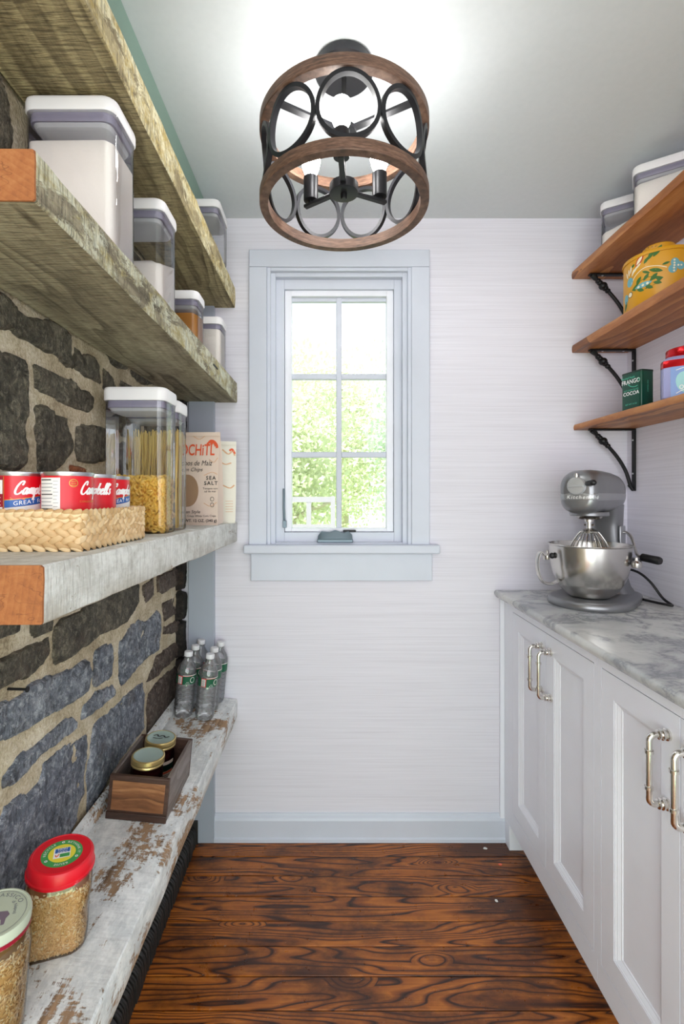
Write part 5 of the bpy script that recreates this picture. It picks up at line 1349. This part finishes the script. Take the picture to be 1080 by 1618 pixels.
# bowl arms with pins, lift lever and cord
for s in (-1, 1):
    m = MB(); m.tube([(s*.05, .15, .135), (s*.108, .10, .138), (s*.127, .03, .138), (s*.130, 0, .138)], [.012, .011, .010, .010], 10); m.build('bowl_arm', 'mixer_paint', mx)
    m = MB(); m.lathe([(.013, .130), (.014, .134), (.014, .144), (.010, .148), (.005, .151), (.004, .160), (.0015, .162)], 18, True, True, 0, (s*.131, 0)); m.build('bowl_pin', 'steel', mx)
lv = MB().tube(crom([(.044, .165, .222), (.062, .160, .222), (.078, .150, .208), (.092, .128, .180), (.108, .100, .158), (.124, .092, .152)], 6), .0048, 10).build('lift_lever', 'steel', mx)
m = MB(); pA, pB = Vector((.120, .094, .1525)), Vector((.176, .070, .1475)); dd = (pB - pA)
m.tube([pA, pA + dd*.06, pA + dd*.5, pA + dd*.9, pB], [.009, .0125, .0125, .0128, .010], 16); m.build('lever_grip', 'black_plastic', lv)
m = MB(); m.box((.0455, .135, .165), (.052, .185, .245)); m.build('side_plate', 'mixer_band', mx, bevel=.003)
cw = [(1.0, 1.648, .10), (1.03, 1.605, .092), (1.05, 1.57, .065), (1.066, 1.535, .02), (1.072, 1.505, .0055), (1.065, 1.495, .0052), (1.045, 1.53, .0052), (1.03, 1.60, .0052), (1.02, 1.70, .0052)]
inv = mx.matrix_basis.inverted() if False else (Matrix.Translation((.830, 1.530, CT + .0006)) @ Matrix.Rotation(MXR, 4, 'Z')).inverted()
MB().tube([tuple(inv @ Vector((p[0], p[1], CT + p[2]))) for p in [tuple(q) for q in crom(cw, 6)]], .0042, 8).build('power_cord', 'black_plastic', mx)

# ================================================================ ceiling light
plain('stem_black', srgb(12, 12, 13), 0.7)
LX, LY = .0375, 1.14
lt = thing('ceiling_light', 'drum ceiling light with wood rings and black hoops', 'lamp', (LX, LY, CZ))
rel = lambda h: CAM_Z + h - CZ        # height above the camera -> local z
MB().lathe([(.066, -.001), (.068, -.004), (.068, -.022), (.064, -.026), (.02, -.027)], 40).build('canopy', 'lamp_black', lt)
MB().lathe([(.0055, rel(.725)), (.0055, -.026)], 16).build('stem', 'stem_black', lt)
def ringw(z0, z1, name):
    ro, ri = .198, .178
    m = MB(); prof = [(ro, z0 + .002), (ro - .001, z0), (ri, z0), (ri, z1), (ro - .001, z1), (ro, z1 - .002)]
    n = 96; m.loft([[(r_*math.cos(2*PI*k/n), r_*math.sin(2*PI*k/n), z) for k in range(n)] for r_, z in prof + [prof[0]]], False, False)
    return m.build(name, 'lamp_wood', lt, smooth=30)
zl0, zl1, zu0, zu1 = rel(.680), rel(.705), rel(.846), rel(.872)
ringw(zl0, zl1, 'lower_ring'); ringw(zu0, zu1, 'upper_ring')
zc = (zl1 + zu0) / 2; hr = (zu0 - zl1) / 2 - .0005; rc = .188
for k in range(9):
    a = R(-90 + 40 * k + 1); hw2 = 2 * PI * rc / 9 / 2 * 1.0
    rings = []
    for j in range(48):
        b = 2*PI*j/48; ring = []
        for dr, dn in ((0, -.006), (0, .006), (-.0088, .006), (-.0088, -.006)):
            wx = (hw2 + dr) * math.cos(b); z = zc + (hr + dr) * math.sin(b); th = a + wx / rc; rr = rc + dn
            ring.append((rr * math.cos(th), rr * math.sin(th), z))
        rings.append(ring)
    rings.append(rings[0]); m = MB(); m.loft(rings, False, False); m.build('hoop', 'lamp_black', lt, smooth=40)
# spider arms of the upper ring
for k in range(3):
    a = R(90 + 120 * k); m = MB(); m.x = Matrix.Rotation(a, 4, 'Z'); m.box((.0, -.008, zu1 - .012), (.179, .008, zu1 - .006)); m.x = I4(); m.build('spoke', 'lamp_black', lt)
MB().lathe([(.030, zu1 - .016), (.030, zu1 - .004)], 28).build('upper_hub', 'lamp_black', lt)
zh = rel(.7155)
MB().lathe([(.03, zh), (.034, zh + .001), (.034, zh + .022), (.03, zh + .024)], 32).build('hub', 'lamp_black', lt)
MB().lathe([(.006, zh - .012), (.0075, zh - .010), (.0075, zh)], 16).build('finial', 'lamp_black', lt)
for k in range(3):
    a = R(-95 + 120 * k); c_, s_ = math.cos(a), math.sin(a); L = .098
    m = MB(); m.x = Matrix.Rotation(a, 4, 'Z'); m.box((.03, -.0065, zh + .006), (L + .018, .0065, zh + .013)); m.x = I4(); m.build('arm', 'lamp_black', lt, bevel=.001)
    sk_ = MB(); z0 = zh + .018; sk_.lathe([(.006, zh + .012), (.006, z0), (.0175, z0 + .001), (.018, z0 + .004), (.018, z0 + .058), (.016, z0 + .059)], 24, True, True, 0, (L*c_, L*s_)); so_ = sk_.build('socket', 'lamp_black', lt)
    zb3 = z0 + .058
    MB().lathe([(.012, zb3), (.0145, zb3 + .008), (.020, zb3 + .022), (.0235, zb3 + .038), (.0235, zb3 + .05), (.019, zb3 + .064), (.010, zb3 + .072), (.003, zb3 + .074)], 20, True, True, 0, (L*c_, L*s_)).build('bulb', 'bulb_glow', so_)
